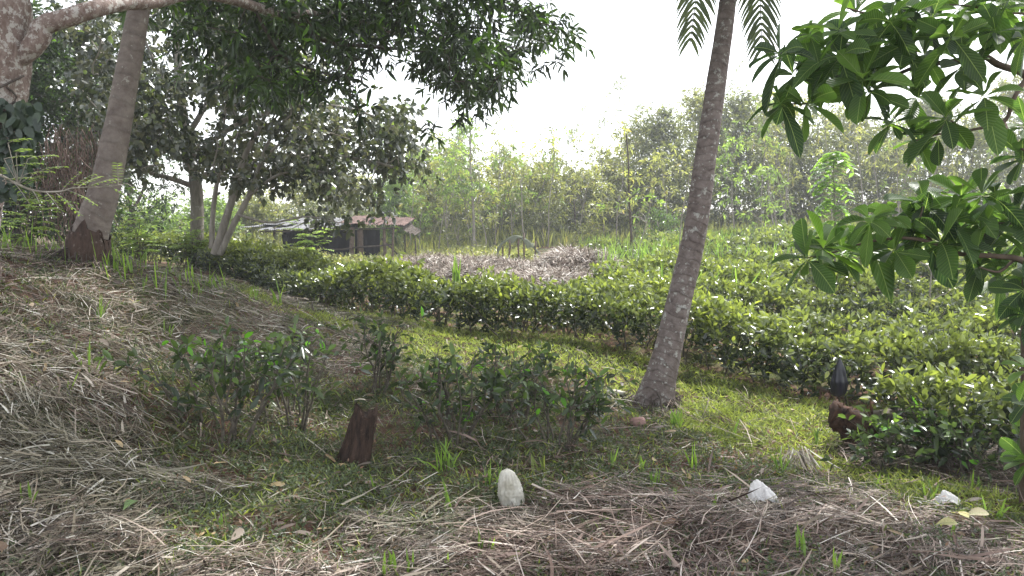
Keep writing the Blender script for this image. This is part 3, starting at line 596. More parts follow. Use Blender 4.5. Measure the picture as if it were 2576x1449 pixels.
# ragged old bark collar low on the left palm
def collar():
    root = [o for o in COL.objects if o.name.startswith('coconut_palm') and 'left edge' in o.get('label', '')][0]
    c = spline(lp[:4], 30); G = Geo(); m = 16; seg = 36; a_ = np.linspace(0, 2*np.pi, seg, endpoint=False)
    tube(G, c[:m], np.linspace(.212, .172, m)*1.06, seg, .02, lump=lambda n, q: 1+.03*np.sin(q*5)[None]+0*np.arange(n)[:, None])
    V = G.V[0].reshape(m, seg, 3); V[-1, :, 2] += (.07*np.sin(a_*3+1)+.05*np.sin(a_*7)+.03*rng.normal(size=seg)).astype(np.float32); V[-2, :, 2] += (.04*np.sin(a_*3+1)).astype(np.float32); G.V[0] = V.reshape(-1, 3)
    G.build('bark_collar', M_DARKRED, root)
M_DARKRED = bark_mat('rotten_red_bark', (.03, .021, .018), (.105, .07, .056), (.18, .145, .125), 12, 12, .58, bump=1.)
collar()

# ------------------------------------------------------------------ middle trees on the left
def grey_tree():
    b = at(492, 640, 19); b[2] = H(b[0], b[1])[0]; root = thing('round_leaved_tree', 'forked pale tree with shiny round grey leaves behind the leaning left palm', 'tree', b)
    S = Geo(); D = 19
    tr = spline([b, at(496, 520, D), at(488, 430, D), at(468, 340, D), at(453, 230, D), at(445, 120, D), at(440, 0, D)], 50); tube(S, tr, np.linspace(.17, .07, 50), 10, .03)
    S.build('trunk', M_PALE, root, smooth=True); B = Geo()
    ls = [[(486, 435), (443, 365), (411, 310), (380, 230)], [(490, 470), (427, 448), (370, 430), (320, 380)], [(485, 420), (521, 396), (560, 365), (620, 330)], [(470, 345), (520, 260), (560, 180), (600, 80)], [(455, 250), (400, 180), (360, 90)], [(480, 400), (600, 310), (740, 270), (860, 270), (960, 300)], [(490, 450), (640, 400), (780, 390), (900, 400), (990, 420)]]
    nodes_ = [tr[15:]]
    for i, l in enumerate(ls):
        c = spline([at(*q, D-(j*.8 if i > 4 else j*.2)) for j, q in enumerate(l)], 26); tube(B, c, np.linspace(.075, .02, 26), 7, .03); nodes_.append(c[4:])
    p1 = [(180, -30), (150, 300), (260, 420), (300, 470), (420, 420), (470, 380), (560, 450), (620, 500), (700, 450), (860, 490), (960, 480), (1010, 440), (1025, 340), (1015, 260), (860, 250), (800, 180), (880, 60), (880, -60)]
    cl = np.concatenate([poly_clumps(p1, 350, 15, 20.5, .31, 3), poly_clumps([(820, 330), (1010, 290), (1035, 400), (1000, 500), (900, 520), (850, 430)], 26, 15.5, 18, .2, 13)])
    connect(B, cl, np.concatenate(nodes_), .03, .009); B.build('branches', M_PALE, root, smooth=True)
    G = Geo(); foliage(G, cl, 11, 6, .28, .125, .09, TR, .4, .3, .3, spread=(.5, 1.6)); G.build('foliage', M_GREY, root)
grey_tree()
def stem_tree():
    b = at(545, 632, 16); b[2] = H(b[0], b[1])[0]; root = thing('multi_stemmed_tree', 'tree of three slender stems splaying right beside the shed', 'tree', b); D = 16
    ls = [[(540, 640), (578, 520), (615, 396), (657, 312), (700, 220)], [(552, 640), (590, 560), (625, 495), (655, 410), (680, 350), (740, 280)], [(532, 625), (537, 520), (555, 400), (563, 312), (575, 220)]]
    nodes_ = []
    for l, r in zip(ls, (.075, .06, .05)):
        c = spline([at(*q, D) for q in l], 34); S = Geo(); tube(S, c, np.linspace(r*1.2, r*.35, 34), 9, .03); S.build('trunk', M_PALE, root, smooth=True); nodes_.append(c[14:])
    B = Geo()
    for l in [[(625, 495), (700, 440), (800, 430), (900, 470)], [(655, 410), (720, 350), (800, 330), (880, 350)], [(600, 540), (680, 560), (770, 545), (850, 560)]]:
        c = spline([at(*q, D-.4) for q in l], 20); tube(B, c, np.linspace(.03, .012, 20), 6); nodes_.append(c[3:])
    cl = np.concatenate([poly_clumps([(560, 130), (560, 330), (640, 420), (700, 450), (840, 490), (930, 500), (860, 420), (760, 330), (780, 160)], 50, 14.5, 17, .34, 4), np.array([at(800, 548, 16), at(840, 556, 16), at(870, 562, 15.8)])])
    connect(B, cl, np.concatenate(nodes_), .02, .006); B.build('branches', M_PALE, root)
    G = Geo(); foliage(G, cl, 10, 6, .25, .12, .085, TR, .4, .3, .4, spread=(.5, 1.6)); G.build('foliage', M_GREY, root)
stem_tree()

# generic bushy tree for the thicket and behind
def bushy(name, label, X, d, Yb, Yt, wid, n, mat, leafL=.17, leafW=.07, cat='tree', group='trees of the thicket behind', stems=3, low=.12, m=10, size=.42, bark=None, holes=0., tone=.45, T=T4):
    b = at(X, Yb, d); b[2] = min(H(b[0], b[1])[0], b[2]+1); top = at(X, Yt, d)[2]; h = top-b[2]; wr = wid/2/F*d
    root = thing(name, label, cat, b, group); S = Geo(); B = Geo()
    u = rng.random(n)**.8; zz = b[2]+h*(low+(1-low)*u); prof = np.clip(np.sin(np.pi*np.clip(.22+.72*u, 0, 1)), .15, 1)
    a_ = rng.random(n)*6.28; q = np.sqrt(rng.random(n))*prof*wr
    cl = np.stack([b[0]+q*np.cos(a_), b[1]+q*np.sin(a_)*.8, zz-size*.5], 1)
    if holes: cl = cl[vnoise(cl[:, 0]*.9, cl[:, 2]*.9, int(X)) > holes]
    nd = []
    for i in range(stems):
        c = curve(b+[random.gauss(0, .15), random.gauss(0, .15), -.1], [b[0]+random.gauss(0, wr*.4), b[1]+random.gauss(0, .3), b[2]+h*(.75+.15*random.random())], 14, 0, .06)
        tube(S, c, np.linspace(.05+.004*h, .015, 14), 6); nd.append(c[3:])
    S.build('trunk', bark or M_PALE, root); connect(B, cl, np.concatenate(nd), .025, .008); B.build('branches', bark or M_PALE, root)
    G = Geo(); foliage(G, cl, m, 6, size, leafL, leafW, T, tone, .25, .1, spread=(.4, 1.5), rad=.03); G.build('foliage', mat, root); return root
M_WOODD = leaf_mat('thicket_leaf_dark', (.07, .085, .045), (.22, .25, .11), .4, .4, odd=(.25, .25, .08))
M_BAM = leaf_mat('bamboo_leaf', (.10, .13, .06), (.22, .26, .11), .4, .45)
TH = [ # X, d, Ytop, width, n, mat, label
 (1060, 42, 360, 150, 70, M_WOOD, 'dull green tree above the right end of the shed roof'),
 (1150, 44, 340, 130, 60, M_WOODD, 'darker rounded tree left of the tall pale pole'),
 (1000, 39, 430, 120, 55, M_BRIGHT, 'light green bushy tree right behind the shed'),
 (1270, 43, 370, 120, 50, M_WOOD, 'yellow green tree just right of the tall pale pole'),
 (1350, 40, 420, 130, 55, M_WOOD, 'low olive tree over the dry grass heaps'),
 (1385, 46, 400, 110, 45, M_WOODD, 'small dark crown in the gap of open sky'),
 (1460, 41, 430, 110, 50, M_WOOD, 'lowest tree under the open sky'),
 (1530, 42, 370, 120, 55, M_WOOD, 'pale green tree stepping up right of the sky gap'),
 (1600, 44, 300, 130, 75, M_WOOD, 'tall pale tree left of the coconut trunk'),
 (1665, 42, 270, 130, 95, M_WOODD, 'dense tree touching the coconut trunk from the left'),
 (1760, 45, 225, 150, 110, M_WOOD, 'tall tree seen on both sides of the coconut trunk'),
 (1850, 43, 235, 140, 110, M_WOODD, 'dark full tree right of the coconut trunk'),
 (1940, 45, 245, 130, 100, M_WOOD, 'tree under the left tips of the big leaved branches'),
 (2030, 42, 330, 150, 80, M_WOODD, 'dark tree behind the bright young tree, on its left'),
 (2130, 45, 260, 150, 100, M_WOOD, 'olive tree directly behind the bright young tree'),
 (2230, 43, 300, 150, 90, M_WOOD, 'yellowish tree right of the bright young tree'),
 (2330, 45, 250, 150, 100, M_WOODD, 'dull tree between the two levels of big leaves'),
 (2430, 43, 300, 150, 90, M_WOOD, 'thicket tree second from the right edge'),
 (2540, 46, 190, 170, 110, M_WOOD, 'tall thicket tree at the right edge'),
 (2680, 44, 240, 170, 90, M_WOODD, 'thicket tree past the right edge'),
 (880, 44, 430, 130, 50, M_WOOD, 'tree whose top shows over the red part of the roof'),
 (760, 45, 440, 130, 50, M_WOOD, 'pale tree behind the shed, seen under the grey leaves'),
 (640, 40, 480, 130, 50, M_WOOD, 'pale bush tree left of the shed behind the slender stems'),
 (520, 36, 500, 120, 50, M_BRIGHT, 'light green bush tree behind the forked pale trunk'),
 (400, 32, 505, 120, 50, M_BRIGHT, 'light green bush tree right of the leaning left palm'),
 (310, 34, 510, 110, 40, M_WOOD, 'bush tree touching the left palm from behind')]
for X, d, Yt, wd, n, mt, lb in TH:
    bushy('thicket_tree', lb, X, d, 612 if X > 1000 else 630, Yt, wd, int(n*1.5), mt, holes=.15, low=.02, size=.5, m=12, leafL=.2, leafW=.085)
for X, d, Yt, wd, n, lb in [(60, 17, 20, 340, 210, 'dark dense tree between the blotchy trunk and the leaning palm'), (190, 22, 60, 280, 170, 'dark tree behind the leaning left palm'), (-120, 16, 100, 280, 90, 'dark tree past the left edge'), (330, 26, 150, 300, 110, 'dark tree right behind the upper half of the left palm')]:
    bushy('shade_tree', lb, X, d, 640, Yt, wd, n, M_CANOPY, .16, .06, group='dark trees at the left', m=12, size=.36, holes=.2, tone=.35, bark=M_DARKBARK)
for X, d, Yt, wd, n, mt, lb in [(1165, 37, 545, 110, 22, M_WOODD, 'dark low shrub left of the second ruined frame'), (1355, 38, 520, 110, 22, M_WOODD, 'dark shrub behind the dry grass heaps'), (1665, 34, 530, 105, 32, M_TEA2, 'round deep green shrub left of the coconut trunk'),
     (1900, 36, 560, 150, 26, M_WOODD, 'dark shrub at the field edge right of the coconut trunk'), (2240, 36, 560, 180, 26, M_WOODD, 'dark shrub at the field edge behind the big leaves'), (620, 22, 590, 110, 26, M_WOODD, 'dark shrub left of the shed'), (1480, 37, 560, 110, 22, M_WOOD, 'pale shrub right of the dry grass heaps')]:
    bushy('shrub', lb, X, d, 625, Yt, wd, n, mt, .15, .06, 'shrub', 'shrubs at the foot of the thicket', 2, .02, 9, .3)

# pinnate leaves
def pinnate(G, S, p, D, L, nl, ll, lw, t=.6, droop=.35):
    s = np.linspace(0, 1, 8); D = nz(np.asarray(D, float)); C = p+D[None]*(s*L)[:, None]; C[:, 2] -= droop*L*s*s
    if S is not None: tube(S, C, np.linspace(.003, .0015, 8)*(1+L), 3)
    tg = nz(np.gradient(C, axis=0)); sd = nz(np.cross(tg, [0, 0, 1.]))
    t_ = np.linspace(.2, 1, nl); i = np.minimum((t_*7).astype(int), 6); P = C[i]+(C[i+1]-C[i])*(t_*7-i)[:, None]
    for sg in (-1, 1):
        Dl = sd[i]*sg+tg[i]*.35+rng.normal(size=(nl, 3))*.08+np.array([0, 0, -.1]); leaves(G, P, Dl, np.tile([0, 0, 1.], (nl, 1))+rng.normal(size=(nl, 3))*.2, ll*(1-.3*np.abs(t_-.6)), lw, T8, .1, t=np.clip(t+rng.normal()*.15, 0, 1))
def ferny(name, label, X, Y, d, h, wd, n, L, ll, lw, mat, group=None, cat='shrub', tone=.7):
    b = at(X, Y, d); b[2] = H(b[0], b[1])[0]; root = thing(name, label, cat, b, group); S = Geo(); G = Geo()
    for i in range(max(3, n//9)):
        a_ = rng.random()*6.28; q = wd*.32*math.sqrt(rng.random()); top = b+[q*math.cos(a_), q*math.sin(a_), h*(.6+.4*rng.random())]
        c = curve(b, top, 10, 0, .05); tube(S, c, np.linspace(.012, .004, 10)*(.6+h*.4), 5)
        for j in range(9):
            f = .3+.7*j/8; p = c[min(int(f*9), 9)]; a2 = rng.random()*6.28; pinnate(G, S, p, [math.cos(a2), math.sin(a2), .35+.5*f*rng.random()], L*(.7+.5*rng.random()), 8, ll, lw, tone)
    S.build('stems', M_TWIG, root); G.build('foliage', mat, root)
FG = 'bright feathery shrubs'
ferny('feathery_shrub', 'bright feathery shrub standing in front of the dark shed wall', 785, 668, 20, 1.45, 1.15, 54, .5, .12, .055, M_BRIGHT, FG)
ferny('feathery_shrub', 'bright feathery shrub left of the leaning palm foot', 60, 690, 8.6, .72, .8, 40, .33, .06, .026, M_BRIGHT, FG)
ferny('feathery_shrub', 'bright feathery shrub at the foot of the slender stems', 470, 640, 18, 1.1, 1.5, 60, .5, .11, .045, M_BRIGHT, FG)
ferny('feathery_shrub', 'light green feathery shrub right behind the leaning palm', 345, 645, 19, 1.2, 1.6, 54, .5, .11, .045, M_BRIGHT, FG)
ferny('feathery_shrub', 'small feathery shrub far left behind the bank crest', -60, 670, 9.5, .9, 1, 36, .35, .07, .028, M_BRIGHT, FG)
# leafy branch reaching in front of the left palm
def reach():
    b = at(-60, 430, 5.6); root = thing('leafy_branch', 'thin branch with small pale green leaflets crossing in front of the left palm', 'branch', b); S = Geo(); G = Geo()
    c = spline([at(-120, 380, 5.5), at(0, 440, 5.6), at(80, 478, 5.6), at(150, 482, 5.6), at(185, 473, 5.6), at(260, 470, 5.8), at(320, 462, 6)], 40); tube(S, c, np.linspace(.011, .002, 40), 6)
    for f in np.linspace(.18, 1, 15):
        p = c[int(f*39)]; sg = rng.choice([-1, 1]); pinnate(G, S, p, [.55+rng.normal()*.3, rng.normal()*.5, sg*.5+.1], .2, 7, .045, .019, .45, .15)
    for q in [(10, 400), (40, 385), (20, 360), (70, 400), (30, 420), (60, 440), (100, 430), (5, 455)]:
        p = at(*q, 5.6); tube(S, curve(c[10], p, 5), .003, 3); pinnate(G, S, p, [.8, rng.normal()*.3, .3], .19, 7, .045, .019, .6, .2)
    S.build('stem', M_PALE, root); G.build('foliage', M_BRIGHT, root)
reach()
# dead hanging vines
def dead_vines():
    b = at(170, 620, 12); root = thing('dead_vine_tangle', 'brown tangle of dead hanging vines left of the leaning palm', 'vine', b); S = Geo()
    for i in range(130):
        X = rng.normal(168, 46); p0 = at(X+rng.normal()*20, rng.uniform(310, 400), 12+rng.random()); p1 = at(X+rng.normal()*35, rng.uniform(470, 640), 12+rng.random()); tube(S, curve(p0, p1, 8, 0, .12),   .0035+.003*rng.random(), 3, r=rng.random())
    S.build('dead_stems', plain('dead_vine', (.05, .033, .027), .9, (.17, .12, .10), 6, .2), root)
dead_vines()

# young bright tree with tiered compound leaves
def young():
    b = at(2100, 690, 15); b[2] = H(b[0], b[1])[0]; root = thing('young_tree', 'bright young tree with tiers of drooping leaflets between the palm and big leaves', 'tree', b); S = Geo(); G = Geo()
    c = spline([b, at(2101, 560, 15), at(2098, 460, 15), at(2098, 385, 15)], 20); tube(S, c, np.linspace(.025, .008, 20), 7); S.build('trunk', M_PALE, root); S = Geo()
    for Y in (388, 398, 410, 452, 466, 506, 518, 562, 576, 618, 632):
        for k in range(4):
            a_ = rng.random()*6.28; pinnate(G, S, at(2099, Y, 15), [math.cos(a_), math.sin(a_), .1+.6*rng.random()], .44*(.6+.5*rng.random()), 6, .19, .075, .6, .9)
    S.build('branches', M_TWIG, root); G.build('foliage', leaf_mat('young_tree_leaf', (.10, .20, .05), (.2, .33, .08), .45, .3, spec=.6), root)
young()

# thin saplings and poles rising from the thicket edge
SAP = [ (1190, 610, 1183, 330, 36, .07, 'tall pale bare pole near the middle with yellow green leaves at its top', 1, M_BRIGHT, 30),
 (1318, 600, 1308, 450, 36, .035, 'thin pale sapling right of the tall pole', 1, M_WOOD, 8), (1590, 655, 1575, 335, 24, .045, 'dark thin sapling with bare side branches left of the coconut trunk', 0, M_WOOD, 8),
 (1592, 650, 1640, 500, 24, .02, 'short pale sapling leaning right from the dark one', 1, M_BRIGHT, 6), (1690, 690, 1742, 400, 18, .018, 'thin straight rod leaning along the coconut trunk', 1, M_WOOD, 0),
 (1850, 640, 1838, 390, 32, .03, 'feather topped sapling right of the coconut trunk', 1, M_BRIGHT, 22), (1968, 650, 1930, 435, 31, .03, 'sapling with one bright tuft at its top', 1, M_BRIGHT, 14),
 (1998, 640, 1885, 530, 30, .02, 'slanting sapling with a small tuft pointing left', 1, M_BRIGHT, 6), (1965, 620, 1990, 370, 37, .04, 'bare pale pole behind the tufted sapling', 1, M_WOOD, 5),
 (2010, 540, 1945, 360, 37, .03, 'bare pole crossing left behind the tufted sapling', 1, M_WOOD, 4), (2345, 760, 2342, 640, 12, .022, 'pale peeling stem under the lower big leaves', 1, M_WOOD, 6),
 (1240, 600, 1300, 400, 38, .03, 'leaning thin sapling right of the tall pole', 0, M_WOOD, 10), (1130, 600, 1100, 410, 38, .03, 'leaning thin sapling left of the tall pole', 1, M_WOOD, 10),
 (1450, 600, 1440, 430, 39, .05, 'dark sapling trunk under the lowest sky', 0, M_WOODD, 14), (1500, 600, 1440, 440, 38, .03, 'slanting bare sapling under the lowest sky', 0, M_WOOD, 3),
 (1050, 610, 1062, 520, 36, .02, 'thin sapling at the right end of the shed', 1, M_WOOD, 5), (2215, 600, 2200, 380, 38, .03, 'pale pole right of the bright young tree', 1, M_WOOD, 5), (2290, 600, 2390, 330, 38, .03, 'bare pole rising behind the big leaves', 1, M_WOOD, 5)]
for X0, Y0, X1, Y1, d, r, lb, pale_, mt, nf in SAP:
    b = at(X0, Y0, d); root = thing('sapling', lb, 'sapling', b, 'thin saplings along the thicket'); S = Geo(); G = Geo()
    b0 = b.copy(); b0[2] = min(b[2], H(b[0], b[1])[0])-.05; c = curve(b0, at(X1, Y1, d), 16, 0, .012); tube(S, c, np.linspace(r, r*.4, 16), 6); S.build('trunk', M_PALE if pale_ else M_DARKBARK, root)
    if nf:
        B = Geo(); tips = []
        for j in range(max(4, nf//2)):
            p = c[min(15, int(6+9*rng.random()))]; q = p+np.array([rng.normal()*.6, rng.normal()*.5, .3+.7*rng.random()])*(d/36); tube(B, curve(p, q, 5, 0, .08), np.linspace(r*.35, .006, 5), 4); tips.append(q)
        tips += [c[-1]]*2; B.build('branches', M_PALE if pale_ else M_DARKBARK, root)
        foliage(G, np.array(tips), max(2, nf//4), 6, .28*(d/36), .24*(d/36)**.5, .09*(d/36)**.5, T4, .6, .2, .1); G.build('foliage', mt, root)
for i in range(34):
    X0 = rng.uniform(1030, 1720) if i < 22 else rng.uniform(1850, 2500); X1 = X0+rng.normal()*35; Y1 = rng.uniform(330, 450) if i < 22 else rng.uniform(250, 400); d = rng.uniform(36, 40)
    b = at(X0, 612, d); root = thing('slender_sapling', 'slender pale sapling rising among the thicket trees', 'sapling', b, 'slender saplings in the thicket'); b0 = b.copy(); b0[2] = min(b[2], H(b[0], b[1])[0]); c = curve(b0, at(X1, Y1, d), 14, 0, .03); S = Geo(); tube(S, c, np.linspace(.035, .012, 14), 5); S.build('trunk', M_PALE, root)
    B = Geo(); tips = [c[-1]]
    for j in range(12):
        p = c[int(rng.integers(4, 14))]; q = p+np.array([rng.normal()*.45, rng.normal()*.4, .2+.5*rng.random()]); tube(B, curve(p, q, 4, 0, .08), np.linspace(.012, .004, 4), 3); tips.append(q)
    B.build('branches', M_PALE, root); G = Geo(); foliage(G, np.array(tips), 4, 5, .22, .26, .08, T4, .75, .25, .2); G.build('foliage', M_BRIGHT if i % 3 == 0 else M_WOOD, root)
# bamboo plumes standing beyond
for i, (X, Yt) in enumerate([(1455, 270), (1495, 300), (1525, 205), (1562, 190), (1592, 255), (1842, 150), (1430, 320)]):
    d = 58; b = at(X+15, 560, d); root = thing('bamboo_culm', ['first', 'second', 'third', 'fourth and tallest', 'fifth', 'sixth, right of the coconut trunk,', 'lowest'][i]+' feathery bamboo plume against the sky, counting from the left' if i < 5 else ['feathery plume against the sky just right of the coconut trunk', 'lowest feathery plume, at the left end of the row'][i-5], 'bamboo', b, 'feathery bamboo plumes on the skyline')
    S = Geo(); G = Geo(); c = spline([b, at(X, Yt+160, d), at(X-4, Yt+60, d), at(X+12+8*(i % 3), Yt, d)], 40); tube(S, c, np.linspace(.04, .008, 40), 5); S.build('stem', M_PALE, root)
    k = rng.integers(20, 40, 80); P = c[k]+rng.normal(size=(80, 3))*.16; foliage(G, P, 1, 3, .1, .36, .05, T4, .6, .2, .0, .3); G.build('foliage', M_BAM, root)
# tall reeds and undergrowth at the foot of the thicket: a mass nobody could count
def under():
    G = Geo(); n = 15000; x = rng.uniform(-14, 32, n); y = rng.uniform(36.5, 46, n); z = H(x, y); P = np.stack([x, y, z], 1)
    leaves(G, P, np.stack([rng.normal(size=n)*.25, rng.normal(size=n)*.25, np.ones(n)], 1), rdir(n), .3+1.1*rng.random(n)*(.2+vnoise(x*.5, y*.5, 4)), .035+.03*rng.random(n), TS, .2*rng.random(n), t=np.clip(rng.normal(size=n)*.3+.45, 0, 1))
    tag(G.build('undergrowth', M_WOOD), 'tall pale reeds and undergrowth at the foot of the thicket', 'undergrowth', kind='stuff')
    G = Geo(); n = 15000; x = rng.uniform(-16, 34, n); y = rng.uniform(38.5, 48, n); P = np.stack([x, y, H(x, y)+rng.random(n)*(1.2+1.9*vnoise(x*.35, y*.2, 8)+np.clip((x-4)*.5, 0, 4.0))], 1)
    shoots(G, P, rdir(n)+[0, 0, .4], 6, .22, .09, T4, t=.4*rng.random(n), rad=.04)
    tag(G.build('dense_thicket', M_WOODD), 'dense mass of leaves filling the thicket behind its trees', 'thicket', kind='stuff')
    G = Geo(); n = 5000; x = rng.uniform(-14, 1, n); y = rng.uniform(28, 35.5, n); P = np.stack([x, y, H(x, y)+.5*rng.random(n)], 1)
    shoots(G, P, rdir(n)+[0, 0, .6], 5, .16, .06, T4, t=.3+.5*rng.random(n), rad=.04)
    x = rng.uniform(-24, -7, n); y = rng.uniform(16, 30, n); ok = y > yA(x)+3; x = x[ok]; y = y[ok]; P = np.stack([x, y, H(x, y)+.7*rng.random(len(x))], 1)
    shoots(G, P, rdir(len(x))+[0, 0, .6], 5, .14, .055, T4, t=.4+.6*rng.random(len(x)), rad=.04)
    tag(G.build('ground_cover', M_WOOD), 'green ground cover around and behind the shed', 'ground cover', kind='stuff')
under()
# grass sprouting in the field between the hedges
def field_grass():
    G = Geo(); n = 9000; x = rng.uniform(-2, 20, n); y = rng.uniform(13, 34, n); k = (vnoise(x*.6, y*.6, 70) > .55) & (x > (y-11)*.05+1.6); x = x[k]; y = y[k]; n = len(x)
    P = np.stack([x, y, H(x, y)+.2], 1); leaves(G, P, np.stack([rng.normal(size=n)*.35, rng.normal(size=n)*.35, np.ones(n)], 1), rdir(n), .5+.45*rng.random(n), .014+.014*rng.random(n), TS, .3*rng.random(n), t=rng.random(n))
    tag(G.build('tall_grass', M_SPROUT), 'bright tall grass growing up through the tea field', 'grass', kind='stuff')
field_grass()

# ------------------------------------------------------------------ shed
def corrug(G, c, u, v, thick=.012, wav=.076, amp=.018, seed=0, bent=.03):
    """sheet spanned by u (down the slope) and v (across the corrugations)"""
    c, u, v = map(lambda q: np.asarray(q, float), (c, u, v)); Lv = np.linalg.norm(v); nv = int(Lv/wav*6); nu = 6
    N = nz(np.cross(u, v)); N = N if N[2] > 0 else -N
    a_ = np.linspace(0, 1, nu+1)[:, None]; b_ = np.linspace(0, 1, nv+1)[None]
    off = amp*np.sin(b_*Lv/wav*6.2832)+bent*(fbm(a_*2+seed, b_*3, seed)*2)
    X = c+a_[..., None]*u+b_[..., None]*v
    i = np.arange(nu)[:, None]*(nv+1); j = np.arange(nv)[None]; f = np.stack([i+j, i+j+1, i+nv+2+j, i+nv+1+j], -1).reshape(-1, 4); m = (nu+1)*(nv+1)
    V = np.concatenate([(X+N*(off)[..., None]).reshape(-1, 3), (X+N*(off-.004)[..., None]).reshape(-1, 3)]); G.add(V, None, np.concatenate([f, f[:, ::-1]+m]), r=rng.random())
M_TIN = plain('grey_tin', (.045, .045, .045), .7, (.19, .19, .20), 4, .1, .3, .1)
M_RUST = plain('rusty_tin', (.045, .028, .024), .95, (.17, .11, .095), 5, .2)
M_BLACKSHEET = plain('black_plastic', (.006, .006, .009), .7, (.014, .014, .018), 3, .2, .1)
M_POST = plain('weathered_post', (.09, .065, .05), .9, (.2, .15, .12), 8, .3)
M_DPOST = plain('dark_post', (.04, .03, .025), .9, (.11, .09, .075), 8, .3)
def shed():
    D = 31.0; k = D/F; b = at(830, 664, D); g0 = H(b[0], b[1])[0]; root = thing('shed', 'low open shed with rusty and grey corrugated roof and black sheet walls', 'shed', [b[0], b[1]+1, g0])
    def P(X, Y, dd=0): return at(X, Y, D+dd)
    # roof: grey sheets on the left half, red on the right, the right end sagging
    G = Geo(); 
    for i in range(9):
        x0 = 648+i*27; a0 = P(x0, 578-i*.4, -.3+rng.random()*.12); G_u = np.array([.05, 3.3, .42+.04*rng.normal()]); corrug(G, a0+[0, 0, rng.normal()*.02], G_u, [28*k, 0, .01+.02*rng.normal()], seed=i, bent=.05)
    corrug(G, P(602, 572, .2), [0, 1.0, .05], [60*k, 0, .07], seed=31, bent=.05); corrug(G, P(652, 566, .4), [0, .9, .1], [90*k, 0, .10], seed=32, bent=.05)
    G.build('roof', M_TIN, root, smooth=False)
    R = Geo()
    for i in range(7):
        x0 = 848+i*24; corrug(R, P(x0, 561+i*.8, -.35+rng.random()*.15), [.02, 3.3, .36], [26*k, 0, -.01], seed=50+i, bent=.05)
    ro = R.build('roof', M_RUST, root); ro['label'] = 'rusty red roof sheets on the right half of the shed'
    R = Geo()
    for i in range(3): corrug(R, P(1000+i*13, 566+i*8, .2), [0, 2.6, .2], [17*k, 0, -.17], seed=70+i, bent=.08)
    ro = R.build('roof', M_DPOST, root); ro['label'] = 'sagging dark roof end'
    for (X, Y0, Y1, r, dd, mt) in [(691, 572, 690, .05, 0, M_DPOST), (714, 575, 690, .045, 3, M_DPOST), (886, 572, 690, .10, -.1, M_POST), (905, 575, 640, .13, .1, M_POST), (966, 570, 690, .07, 0, M_POST), (990, 575, 690, .045, -.1, M_POST), (938, 575, 690, .04, 2.8, M_DPOST), (1018, 590, 680, .03, .2, M_DPOST), (1045, 600, 680, .035, .1, M_DPOST)]:
        p1 = P(X, Y0, dd); p0 = P(X+random.uniform(-3, 3), Y1, dd); p0[2] = min(p0[2], H(p0[0], p0[1])[0]-.1); S = Geo(); tube(S, curve(p0, p1, 7, 0, .01), r*np.linspace(1, .85, 7), 8, .06, True); S.build('post', mt, root, smooth=True)
    for (a_, c_) in [((650, 582, -.1), (1000, 574, -.1)), ((830, 628, -.15), (985, 615, -.15)), ((690, 630, 0), (716, 632, 3)), ((960, 600, 0), (1000, 640, .2))]:
        S = Geo(); tube(S, curve(P(*a_), P(*c_), 6, 0, .01), .035, 6, .05, True); S.build('rail', M_DPOST, root)
    for i, (x0, x1, dd) in enumerate([(712, 770, .8), (765, 840, 1.3), (818, 884, .5), (892, 955, .9)]):
        W = Geo(); nn = 14; t_ = np.linspace(0, 1, nn); A = np.array([P(x0+(x1-x0)*q, 578, dd) for q in t_]); A[:, 1] += .05*np.sin(t_*17+i); B_ = A.copy(); B_[:, 2] = [H(q[0], q[1])[0]-.05 for q in B_]; B_[:, 1] += .08*np.sin(t_*11)
        V = np.concatenate([A, B_, A+[0, .02, 0], B_+[0, .02, 0]]); j = np.arange(nn-1); f = np.stack([j, j+1, j+nn+1, j+nn], 1); W.add(V, None, np.concatenate([f, f+2*nn])); W.build('wall', M_BLACKSHEET, root)
    W = Geo(); c = P(716, 600, .2); A = np.array([P(708+4*math.sin(q*4), 590+q*80, .3+.3*q) for q in np.linspace(0, 1, 8)]); B_ = A+np.array([24*k, 2.2, 0]); V = np.concatenate([A, B_]); j = np.arange(7); W.add(V, None, np.stack([j, j+1, j+9, j+8], 1)); W.build('wall', M_BLACKSHEET, root)
shed()
# second, smaller ruined frame with greenish sheet and brown block
def frame2():
    D = 27; k = D/F; b = at(1310, 680, D); root = thing('ruined_frame', 'collapsed greenish sheet shelter on thin posts among the dry grass heaps', 'shelter', [b[0], b[1], H(b[0], b[1])[0]])
    for (X, Y0) in [(1264, 618), (1282, 603), (1305, 600), (1318, 585), (1347, 606)]:
        S = Geo(); p1 = at(X, Y0, D); p0 = p1.copy(); p0[2] = H(p0[0], p0[1])[0]-.1; tube(S, curve(p0, p1, 6, 0, .02), .03, 6, .05, True); S.build('post', M_POST, root)
    G = Geo(); t_ = np.linspace(0, 1, 14); X = 1250+110*t_; Y = 625-38*np.sin(np.pi*np.clip(t_*1.05, 0, 1))**.8+10*t_; A = np.array([at(a_, b_, D) for a_, b_ in zip(X, Y)]); B_ = A+np.array([0, 1.6, -.10]); C_ = A-np.array([0, .02, .33])+np.stack([0*t_, 0*t_, .25*np.abs(np.sin(t_*9))], 1)
    V = np.concatenate([C_, A, B_, A-[0, 0, .012], B_-[0, 0, .012]]); j = np.arange(13); n = 14; G.add(V, None, np.concatenate([np.stack([j+a_*n, j+1+a_*n, j+1+b_*n, j+b_*n], 1) for a_, b_ in ((0, 1), (1, 2), (3, 4))])); G.build('roof_sheet', plain('green_sheet', (.10, .12, .08), .7, (.2, .22, .15), 3, .1, transl=.2), root)
    b2 = at(1246, 676, 25.5); G = Geo(); box(G, b2+[0, .4, 0], [.75, .7, .45], .1, (.05, 0)); tag(G.build('concrete_block', plain('brown_block', (.12, .085, .06), .9, (.2, .15, .11), 5, .3)), 'brown block half buried between the two dry grass heaps', 'block')
frame2()
